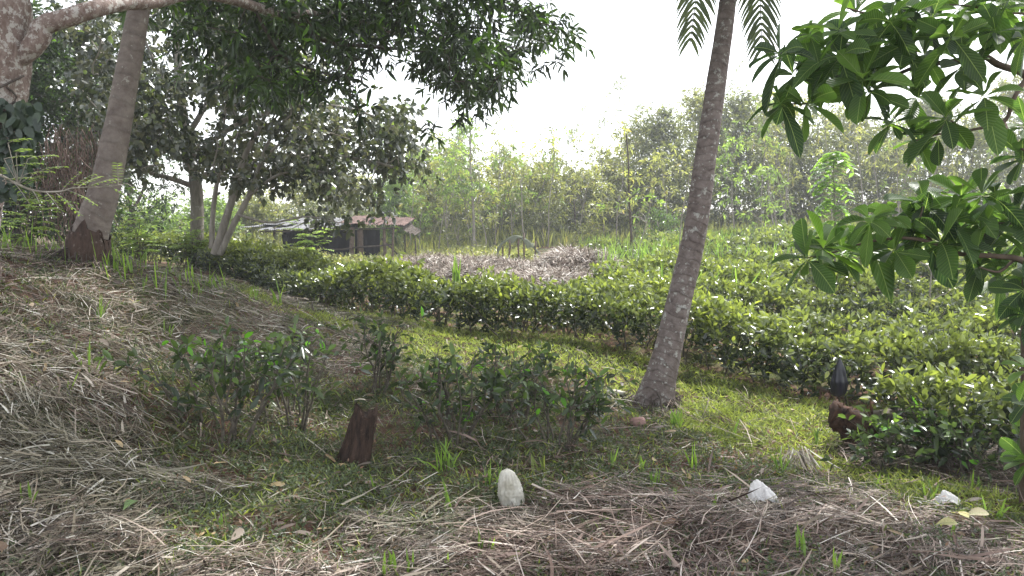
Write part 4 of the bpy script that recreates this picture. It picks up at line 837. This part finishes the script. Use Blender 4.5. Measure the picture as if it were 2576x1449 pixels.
# heaps of cut grass
def heap(cx, cy, rx, ry, h, label):
    n = int(6500*rx*ry); a_ = rng.random(n)*6.28; q = np.sqrt(rng.random(n))*1.15; x = cx+rx*q*np.cos(a_); y = cy+ry*q*np.sin(a_)
    def hh(x, y): return h*np.clip(1-((x-cx)/rx)**2-((y-cy)/ry)**2, 0, 1)**.6*(.75+.5*vnoise(x*1.8, y*1.8, 44))
    root = thing('cut_grass_heap', label, 'heap', gxy(cx, cy), 'heaps of dry cut grass by the shed')
    P = np.stack([x, y, H(x, y)+hh(x, y)+.12*rng.random(n)], 1); G = Geo()
    D = rdir(n); D[:, 2] = np.abs(D[:, 2])*.55-.1; leaves(G, P, D, rdir(n)*.6+[0, -.4, 1.], (.12+.3*rng.random(n)), .008+.012*rng.random(n), TS, .25, r=np.clip(.30+.75*rng.random(n), 0, 1), t=np.clip(rng.normal(size=n)*.25+.4, 0, 1), bend=rng.normal(size=n)*.15); G.build('straw', M_STRAW, root)
    g = np.linspace(-1.1, 1.1, 30); X, Y = np.meshgrid(g*rx+cx, g*ry+cy); Z = H(X.ravel(), Y.ravel())+hh(X.ravel(), Y.ravel())-.03; i = np.arange(29)[:, None]*30; j = np.arange(29)[None]
    C = Geo(); C.add(np.stack([X.ravel(), Y.ravel(), Z], 1), None, np.stack([i+j, i+j+1, i+31+j, i+30+j], -1).reshape(-1, 4)); C.build('core', plain('heap_core', (.10, .06, .045), .95, (.24, .16, .12), 12, .6), root)
for q, lb in zip(HEAPS, ['long low heap of dry cut grass in front of the shed', 'flat heap of dry cut grass in front of the greenish shelter', 'tallest brown heap of cut grass, right of the greenish shelter', 'small dark heap of cut grass behind a green tuft']): heap(*q, lb)
# ------------------------------------------------------------------ big leaved tree at the right
def right_tree():
    b = at(2592, 1180, 4.9); b[2] = H(b[0], b[1])[0]-.05; root = thing('broad_leaved_tree', 'slim tree at the right edge with rosettes of big ribbed leaves hanging into view', 'tree', b)
    S = Geo(); c = spline([b, at(2590, 1000, 4.9), at(2588, 800, 4.9), at(2596, 600, 4.9), at(2620, 380, 4.95), at(2640, 150, 5.0), at(2600, -150, 5.0), at(2560, -400, 5)], 50); tube(S, c, np.linspace(.052, .022, 50), 12, .02); S.build('trunk', M_RIGHTBARK, root, smooth=True)
    B = Geo()
    def z3(x, y): return 1509+x*.5645, y*.5645
    brs = [[(1960, 420), (1890, 330), (1780, 290), (1700, 250), (1560, 275), (1420, 295), (1290, 345), (1180, 370), (1020, 330), (900, 290), (800, 260)],
      [(1700, 250), (1730, 180), (1760, 120), (1700, 40), (1560, 20)], [(1420, 295), (1380, 180), (1290, 100), (1180, 60), (1080, 30)], [(1180, 370), (1080, 420), (940, 460), (800, 460)], [(1180, 370), (1130, 280), (1060, 240)],
      [(1960, 300), (1890, 365), (1840, 450), (1800, 540), (1650, 580), (1500, 600), (1400, 630)], [(1800, 540), (1830, 620), (1890, 670), (1960, 700)], [(1560, 275), (1620, 290), (1700, 400)], [(1640, 590), (1540, 520)], [(1460, 330), (1410, 430)],
      [(1920, 1180), (1850, 1150), (1740, 1140), (1600, 1130), (1480, 1080), (1340, 1060), (1190, 1080), (1060, 1120), (920, 1150)], [(1480, 1080), (1430, 1000), (1440, 920)], [(1340, 1060), (1290, 960)], [(1740, 1140), (1700, 1020), (1600, 880)], [(1920, 900), (1850, 960), (1760, 880)], [(1850, 1150), (1780, 1210), (1690, 1190)], [(1900, 1000), (1720, 990)], [(2000, 100), (1880, 60), (1780, 70)]]
    for l in brs:
        m = len(l); dd = 4.55+.45*rng.random(); P = [at(*z3(*q), 4.9+(dd-4.9)*min(1, j/2.)) for j, q in enumerate(l)]; cc = spline(P, 8*m); tube(B, cc, np.linspace(.007+.0016*m, .0035, 8*m), 6, .03)
    B.build('branches', M_RIGHTBARK, root, smooth=True)
    ros = [(800, 240, -.3, 1), (1000, 215, 0, 1), (950, 290, -.3, 1), (930, 150, .2, .7), (1070, 250, -.1, 1.1), (1290, 90, .3, 1.1), (1170, 350, -.3, 1.1), (1020, 350, -.5, 1), (1190, 400, -.6, .9), (860, 330, -.6, .9), (930, 460, -.8, 1.15), (800, 455, .2, .8), (1480, 80, -.6, 1.2), (1400, 70, .3, 1), (1620, 280, -.2, 1), (1710, 60, .3, 1), (1860, 60, 0, 1.1), (1760, 130, -.3, .9), (1710, 420, -.1, 1.1), (1540, 520, .6, 1), (1500, 600, -.2, 1), (1410, 420, -.4, 1), (1400, 610, .2, .9), (1220, 390, -.7, .9), (1880, 170, -.8, 1), (1880, 690, 0, 1), (1140, 50, .2, 1), (1360, 190, -.4, 1.1), (1060, 130, .3, .9), (1250, 200, -.3, 1.1), (1560, 160, -.5, 1), (1300, 540, .2, .7), (1440, 240, -.5, 1), (1600, 20, 0, 1), (1140, 180, -.2, 1), (1330, 20, 0, 1.1), (1790, 0, 0, 1.1),
      (920, 1150, -.1, 1.05), (1180, 1070, 0, 1.2), (1080, 1120, -.4, 1), (1430, 1030, -.1, 1.25), (1290, 960, .4, 1), (1440, 905, .5, 1.1), (1610, 870, -.2, 1.1), (1570, 990, -.3, 1.1), (1760, 870, .2, 1.1), (1850, 960, -.2, 1.1), (1710, 1010, -.4, 1.1), (1870, 1060, -.3, 1.2), (1690, 1190, .2, .8), (1790, 1230, -.4, .8), (1850, 1190, -.2, 1), (1310, 1110, -.5, 1), (1520, 1080, -.3, 1.1), (1640, 1090, -.4, 1), (1000, 1100, .2, 1), (1200, 980, .4, .9), (1700, 860, .6, .9), (1885, 860, .4, 1), (1890, 1400, -.2, .7), (1900, 560, 0, .9), (1890, 1290, -.3, .9), (1900, 1800, -.2, .8), (1900, 2050, -.4, .8), (1910, 1640, .3, .7)]
    G = Geo()
    for x, y, el, s in ros:
        X, Y = z3(x, y); p = at(X, Y, 4.5+.55*rng.random()); n = 9+int(3*rng.random())
        ax = nz(np.array([-.35+rng.normal()*.25, -.25+rng.normal()*.3, .75+el*.7]))
        shoots(G, p[None], ax[None], n,   .235*s, .10*s, TO, spread=(.55, 2.25), droop=.3*(.4+rng.random()), t=np.clip(.42+.35*rng.normal()+(el*.2), 0, 1), tvar=.12, rad=.003)
    G.build('foliage', M_BIG, root)
    # unseen crown added above the frame to shade the lower right ground
    n = 210; ov = np.stack([rng.uniform(-.5, 8.5, n), rng.uniform(4.2, 10.3, n), rng.uniform(5.6, 7.6, n)], 1); ov = ov[vnoise(ov[:, 0]*1.1, ov[:, 1]*1.1, 99) > .42]; _, Yp = proj(ov); ov = ov[Yp < -120]
    O = Geo(); connect(O, ov, c[-6:], .03, .006); O.build('branches', M_RIGHTBARK, root)
    O = Geo(); Pp = np.repeat(ov, 6, 0)+rng.normal(size=(len(ov)*6, 3))*.3; shoots(O, Pp, rdir(len(Pp))*.5+[0, 0, .8], 9, .27, .1, TR, spread=(.6, 1.9), droop=.2, t=.3, rad=.003); O.build('foliage', M_BIG, root)
right_tree()

# ------------------------------------------------------------------ stump, log, bags, stones
def stump():
    b = gp(893, 1168); k = b[1]/F; root = thing('tree_stump', 'weathered dark brown stump standing between the front tea bushes', 'stump', b); G = Geo(); n = 26; seg = 40
    s = np.linspace(0, 1, n); h = (1168-1015)*k; c = b[None]+np.stack([(s*40-8)*k, 0*s, s*h-.05], 1); rad = np.interp(s, [0, .15, .5, 1], [54*k, 40*k, 33*k, 29*k])
    def lump(m, a_): A, S_ = np.broadcast_arrays(a_[None], s[:, None]); return 1+.13*np.sin(3*A+1.2)+.10*(np.abs(np.sin(A*6.5+1.5*S_))-.5)+.22*fbm(A*3.0, S_*2, 3)+.08*fbm(A*9, S_*3, 5)
    tube(G, c, rad, seg, .012, True, lump=lump); V = G.V[0]; a_ = np.linspace(0, 6.2832, seg, endpoint=False)
    tp = V[(n-1)*seg:n*seg]; tp[:, 2] += (.028*np.sin(a_*2+2)+.02*np.abs(np.sin(a_*5))+.016*rng.normal(size=seg)).astype(np.float32); V[-1, 2] -= .03
    G.build('wood', bark_mat('rotting_wood', (.010, .008, .007), (.085, .054, .041), (.20, .14, .11), 30, 9, .60, bump=1.0, stretch=(1, 1, .16)), root)
    L = Geo(); p = at(922, 1012, b[1]-.02); leaves(L, p[None]+[[0, 0, .015]], np.array([[-.9, 0, .25]]), np.array([[0, 0, 1.]]), .1, .04, TR, .3, t=.9, r=.7); tag(L.build('dry_leaf', leaf_mat('grey_dry_leaf', (.2, .17, .14), (.4, .37, .33), .1, .5)), 'curled grey dead leaf on top of the stump', 'leaf')
stump()
def rock(X, Y, s, label, mat, name='stone', cat='stone'):
    b = gp(X, Y); G = Geo(); bm = bpy.data.meshes.new('t'); import bmesh; q = bmesh.new(); bmesh.ops.create_icosphere(q, subdivisions=3, radius=1); V = np.array([v.co[:] for v in q.verts]); Fc = [[v.index for v in f.verts] for f in q.faces]; q.free(); bpy.data.meshes.remove(bm)
    V = V*(1+.35*fbm(V[:, 0]*1.3+X, V[:, 1]*1.3+V[:, 2]*1.7, 3)[:, None]*2)*np.array(s); G.add(V+b+[0, 0, s[2]*.35], Fc); return tag(G.build(name, mat, smooth=True), label, cat)
rock(1605, 1068, (.065, .05, .055), 'pinkish stone below the coconut palm foot', plain('pink_stone', (.26, .15, .13), .8, (.42, .27, .24), 6, .3))
rock(1548, 990, (.10, .05, .03), 'small pale stone lying left of the coconut palm foot', plain('pale_stone', (.4, .38, .33), .8, (.55, .52, .47), 6, .3))
rock(30, 1205, (.05, .04, .03), 'reddish clod on the mulch at far left', plain('red_clod', (.3, .17, .13), .9, (.42, .27, .22), 6, .3), 'clod', 'clod')
def log():
    b = gp(2155, 1135); root = thing('rotten_log', 'rotten red brown log stump leaning into the tea at lower right', 'log', b); G = Geo(); D = b[1]
    c = spline([gp(2215, 1165)+[0, 0, -.02], at(2175, 1120, D+.05)+[0, 0, 0], at(2160, 1080, D+.1), at(2115, 1045, D+.15), at(2095, 1035, D+.15)], 24)
    tube(G, c, np.interp(np.linspace(0, 1, 24), [0, .5, 1], [.11, .13, .07]), 30, .09, True, lump=lambda n, a_: 1+.2*np.sin(3*a_)[None]+.9*fbm(a_[None]*3+0*np.arange(n)[:, None], np.arange(n)[:, None]*.3+0*a_[None], 6)); G.build('wood', plain('red_rotten_wood', (.012, .008, .006), .95, (.095, .05, .034), 16, 1.), root)
    W = Geo()
    for i in range(16):
        p = at(rng.uniform(2105, 2195), rng.uniform(1035, 1075), D+.1); tube(W, curve(p, p+[rng.normal()*.05, rng.normal()*.03, .05+.09*rng.random()], 4, 0, .1), np.array([.018, .014, .009, .003]), 5, .2)
    W.build('splinters', plain('splintered_wood', (.05, .025, .016), .95, (.20, .11, .07), 16, .8), root)
    G = Geo(); c = spline([at(2140, 1060, D+.25), at(2200, 1048, D+.35), at(2280, 1038, D+.45), at(2400, 1030, D+.6)], 20); tube(G, c, np.linspace(.05, .05, 20), 12, .06, True); G.build('limb', plain('grey_log', (.10, .085, .075), .9, (.27, .23, .20), 10, .8), root)
log()
def crumple(G, c, size, seed, up=(0, 0, 1), n=22, sharp=.3):
    u = np.linspace(0, 1, n); A, S_ = np.meshgrid(np.linspace(0, 2*np.pi, n*2, endpoint=False), u); prof = np.sin(np.pi*(.12+.86*S_))**.6*(1-.35*S_)
    r = prof*(1+sharp*fbm(A*1.5+seed, S_*4, seed)*2+.22*np.abs(np.sin(A*4+S_*3+seed))+.06*rng.normal(size=A.shape))
    V = np.stack([np.cos(A)*r*size[0], np.sin(A)*r*size[1], (S_-.0)*size[2]+.05*size[2]*rng.normal(size=A.shape)*.3], -1)+c
    m = n*2; i = np.arange(n-1)[:, None]*m; j = np.arange(m)[None]; jn = (j+1) % m; G.add(V.reshape(-1, 3), None, np.stack([i+j, i+jn, i+m+jn, i+m+j], -1).reshape(-1, 4))
M_BAG = plain('white_plastic', (.80, .78, .77), .35, (.88, .87, .86), 5, .1, .5, transl=.35)
M_SACK = plain('dirty_plastic', (.50, .47, .38), .35, (.80, .78, .71), 9, .3, .5, transl=.25)
def sack(c):
    n = 40; m = 64; A, S_ = np.meshgrid(np.linspace(0, 2*np.pi, m, endpoint=False), np.linspace(0, 1, n)); pr = np.interp(S_, [0, .08, .35, .7, .88, .95, 1], [.75, .95, 1, .80, .58, .40, .02])
    r = pr*(1+.16*(np.abs(np.sin(A*3.5+1.2*S_+.6*np.sin(S_*5)))-.5)+.22*np.abs(fbm(A*2.2+S_*1.5, S_*5, 6))*2+.16*(np.abs(np.sin(A*8-S_*4))-.5)+.10*rng.normal(size=A.shape)*.3)
    V = np.stack([np.cos(A)*r*.068-.035*S_, np.sin(A)*r*.05, S_*.235+.012*fbm(A*3, S_*3, 9)], -1)+c; i = np.arange(n-1)[:, None]*m; j = np.arange(m)[None]; jn = (j+1) % m; G = Geo(); G.add(V.reshape(-1, 3), None, np.stack([i+j, i+jn, i+m+jn, i+m+j], -1).reshape(-1, 4)); return G
def scrap(c, sx, sy, h, seed):
    n = 34; g = np.linspace(-1, 1, n); U, W_ = np.meshgrid(g, g); q = 1-2*np.abs(fbm(U*1.6+seed, W_*1.6, seed, 3)*2); q2 = 1-2*np.abs(fbm(U*4+seed, W_*4, seed+5, 2)*2); R_ = np.sqrt(U*U+W_*W_)
    z = h*(np.clip(1.15-R_, 0, 1)**.7)*(.35+.75*np.clip(q, 0, 1))+.25*h*(q2-.5)*np.clip(1.3-R_, 0, 1)
    ex = 1+.35*fbm(U*1.2, W_*1.2, seed+9)*2; V = np.stack([U*sx*ex-.3*z, W_*sy*ex*.8, z], -1).reshape(-1, 3)+c; V[:, 2] = np.maximum(V[:, 2], c[2]-.01); i = np.arange(n-1)[:, None]*n; j = np.arange(n-1)[None]
    G = Geo(); f = np.stack([i+j, i+j+1, i+n+j+1, i+n+j], -1).reshape(-1, 4); G.add(V, None, f); return G
tag(sack(gp(1290, 1275)+[0, 0, -.01]).build('plastic_sack', M_SACK), 'dirty white plastic bag standing upright like a cone near the bottom centre', 'bag', 'plastic bags on the ground')
tag(scrap(gp(1917, 1276)+[0, 0, .04], .085, .06, .12, 4).build('plastic_bag', M_BAG), 'crumpled white plastic bag on the edge of the brown mulch, middle one of the three', 'bag', 'plastic bags on the ground')
tag(scrap(gp(2383, 1283)+[0, 0, .04], .085, .05, .075, 11).build('plastic_bag', M_BAG), 'small crumpled white plastic bag farthest right', 'bag', 'plastic bags on the ground')
def black_bag():
    b = gp(2112, 1060); D = b[1]; k = D/F; root = thing('stick', 'thin stick standing upright in the tea row beside the rotten log', 'stick', b); S = Geo(); tube(S, curve(b-[0, 0, .05], at(2110, 925, D), 6, 0, .01), .008, 6, 0, True); S.build('shaft', M_DPOST, root)
    G = Geo(); n = 18; u = np.linspace(0, 1, n); A, S_ = np.meshgrid(np.linspace(0, 2*np.pi, 28, endpoint=False), u); pr = np.interp(S_, [0, .08, .35, .75, 1], [.45, .85, .95, .5, .06])*(1+.22*np.sin(A*3+S_*2)+.12*np.abs(np.sin(A*7+S_*6)))
    V = np.stack([np.cos(A)*pr*20*k-(S_-.5)*0, np.sin(A)*pr*12*k, S_*98*k], -1)+at(2110, 997, D)-[.0, .0, 0]; m = 28; i = np.arange(n-1)[:, None]*m; j = np.arange(m)[None]; jn = (j+1) % m
    G.add(V.reshape(-1, 3), None, np.stack([i+j, i+jn, i+m+jn, i+m+j], -1).reshape(-1, 4)); tag(G.build('black_bag', plain('black_bag', (.006, .006, .014), .3, (.014, .013, .028), 3, .3, .5), smooth=True), 'black plastic bag pulled over the top of the upright stick', 'bag')
black_bag()
def dry_leaf(X, Y, L, col, label, ang, sil=T4):
    b = gp(X, Y)+[0, 0, .05]; G = Geo(); leaves(G, b[None], np.array([[math.cos(ang), math.sin(ang), .3]]), np.array([[.1, -.5, 1.]]), L, L*.45, TO, .2, r=.5, t=1.); tag(G.build('fallen_leaf', leaf_mat('fallen_'+str(X), col, col, .2, .5, veins=True)), label, 'leaf', 'large fallen leaves')
dry_leaf(2390, 1310, .14, (.55, .5, .22), 'pale yellow fallen leaf just under the small white bag', -1.3)
dry_leaf(2425, 1320, .15, (.45, .40, .26), 'long buff fallen leaf right of the yellow one', 0)
dry_leaf(2350, 1345, .13, (.5, .46, .22), 'yellowish fallen leaf below the yellow one', 0)
dry_leaf(310, 1310, .13, (.12, .19, .07), 'round green fallen leaf in the left mulch', 1.5)
dry_leaf(1665, 1345, .10, (.35, .19, .13), 'brown curled fallen leaf in the lower right mulch', .2)
# bleached frond remnant
def bleached():
    b = gp(2035, 1200); root = thing('dead_frond', 'bleached white piece of dead palm frond at the edge of the mulch', 'frond', b); S = Geo(); G = Geo(); top = b+[-.02, .14, .15]; tube(S, curve(b, top, 5), .008, 5)
    n = 60; P = top+rng.normal(size=(n, 3))*[.05, .03, .02]; leaves(G, P, np.stack([rng.normal(size=n)*.5+.1, -.8+rng.normal(size=n)*.4, -.75*np.ones(n)], 1), rdir(n), .12+.16*rng.random(n), .008, TS, 0, r=.85+.15*rng.random(n), t=.6); S.build('stalk', M_TWIG, root); G.build('leaflets', M_STRAW, root)
bleached()
# grass tufts
def tuft(X, Y, h, n, spread, label, mat, w_=.016, group=None, droop=.35, name='grass_tuft', T=TB, d=None):
    b = gp(X, Y) if d is None else d; G = Geo(); a_ = rng.random(n)*6.28; ln = spread*rng.random(n); D = np.stack([np.cos(a_)*ln, np.sin(a_)*ln, np.ones(n)], 1)
    P = b+rng.normal(size=(n, 3))*[.012*n**.4, .012*n**.4, 0]; leaves(G, P, D, np.stack([-np.cos(a_)*.3+rng.normal(size=n)*.3, -1+0*a_, .8+0*a_], 1), h*(.6+.45*rng.random(n)), w_*(.7+.6*rng.random(n)), T, droop*rng.random(n), t=rng.random(n), bend=rng.normal(size=n)*.05); return tag(G.build(name, mat), label, 'grass', group)
tuft(1120, 1190, .34, 16, .9, 'arching green grass clump right of the stump', M_SPROUT, .013, droop=.6)
tuft(2440, 1160, .46, 34, 1.0, 'pale spiky grass clump among the tea at lower right', leaf_mat('pale_blade', (.22, .27, .16), (.42, .46, .36), .35, .35), .013, droop=.7)
tuft(1360, 1200, .26, 6, .8, 'broad arching grey green blade right of the standing bag', M_GRASS, .02, droop=.8)
tuft(1700, 1080, .27, 16, .45, 'green grass tuft at the right of the coconut palm foot', M_SPROUT, .014)
tuft(1240, 1225, .2, 10, .5, 'thin green blades beside the standing bag', M_SPROUT, .009)
tuft(1145, 690, .9, 16, .25, 'tall green tuft in front of the dark grass heap', M_SPROUT, .04, d=gxy(-1.15, 16.8))
for X, Y, h in [(820, 775, .5), (835, 770, .5), (700, 770, .42), (250, 810, .27), (225, 940, .30), (170, 1000, .25), (430, 850, .22), (85, 1290, .2), (945, 1240, .16), (1130, 1290, .22), (1790, 1290, .22), (1650, 1230, .24), (1700, 1270, .2), (985, 1445, .2), (1025, 1450, .2), (1130, 1455, .22), (2015, 1400, .2), (2400, 1360, .2), (2500, 1310, .25), (2455, 1240, .22), (2095, 1440, .2), (1610, 1190, .22), (1745, 1180, .22), (2180, 1150, .25), (2060, 1120, .3), (1960, 1190, .2), (1540, 1180, .2), (560, 1330, .16), (140, 640, .25), (290, 690, .25), (270, 680, .25), (320, 690, .27), (2210, 1240, .2), (2330, 1260, .2), (1840, 1100, .25), (1215, 1400, .15), (640, 760, .3), (540, 730, .3)]:
    tuft(X, Y, h*rng.uniform(.8, 1.15), int(rng.integers(2, 6)), .4, 'narrow bright green blades of a single grass sprout', M_SPROUT, .010+h*.02, 'single grass sprouts in the mulch', .5, 'grass_sprout')
# tall bright grass behind the left bank crest
def crest():
    G = Geo(); n = 230; x = rng.uniform(-6.2, -3.2, n); y = rng.uniform(7.6, 9.4, n); P = np.stack([x, y, H(x, y)], 1); X, Y = proj(P)
    leaves(G, P, np.stack([rng.normal(size=n)*.2, rng.normal(size=n)*.2, np.ones(n)], 1), rdir(n)*.4+[0, -1, .4], .12+.28*rng.random(n)**1.6, .007+.008*rng.random(n), TB, .3*rng.random(n), t=rng.random(n)); tag(G.build('crest_grass', M_SPROUT), 'bright upright grass along the left bank crest', 'grass', kind='stuff')
crest()

# ------------------------------------------------------------------ bright humid air
def haze():
    G = Geo(); box(G, (0, 42, 14), (150, 118, 36)); m = bpy.data.materials.new('haze'); m.use_nodes = True; n = m.node_tree; n.nodes.clear(); o = n.nodes.new('ShaderNodeOutputMaterial')
    v = n.nodes.new('ShaderNodeVolumePrincipled'); v.inputs['Color'].default_value = (.95, .97, 1, 1); v.inputs['Density'].default_value = HAZE; v.inputs['Anisotropy'].default_value = .3; n.links.new(v.outputs[0], o.inputs['Volume']); tag(G.build('haze', m), kind='stuff')
HAZE = .0018
haze()
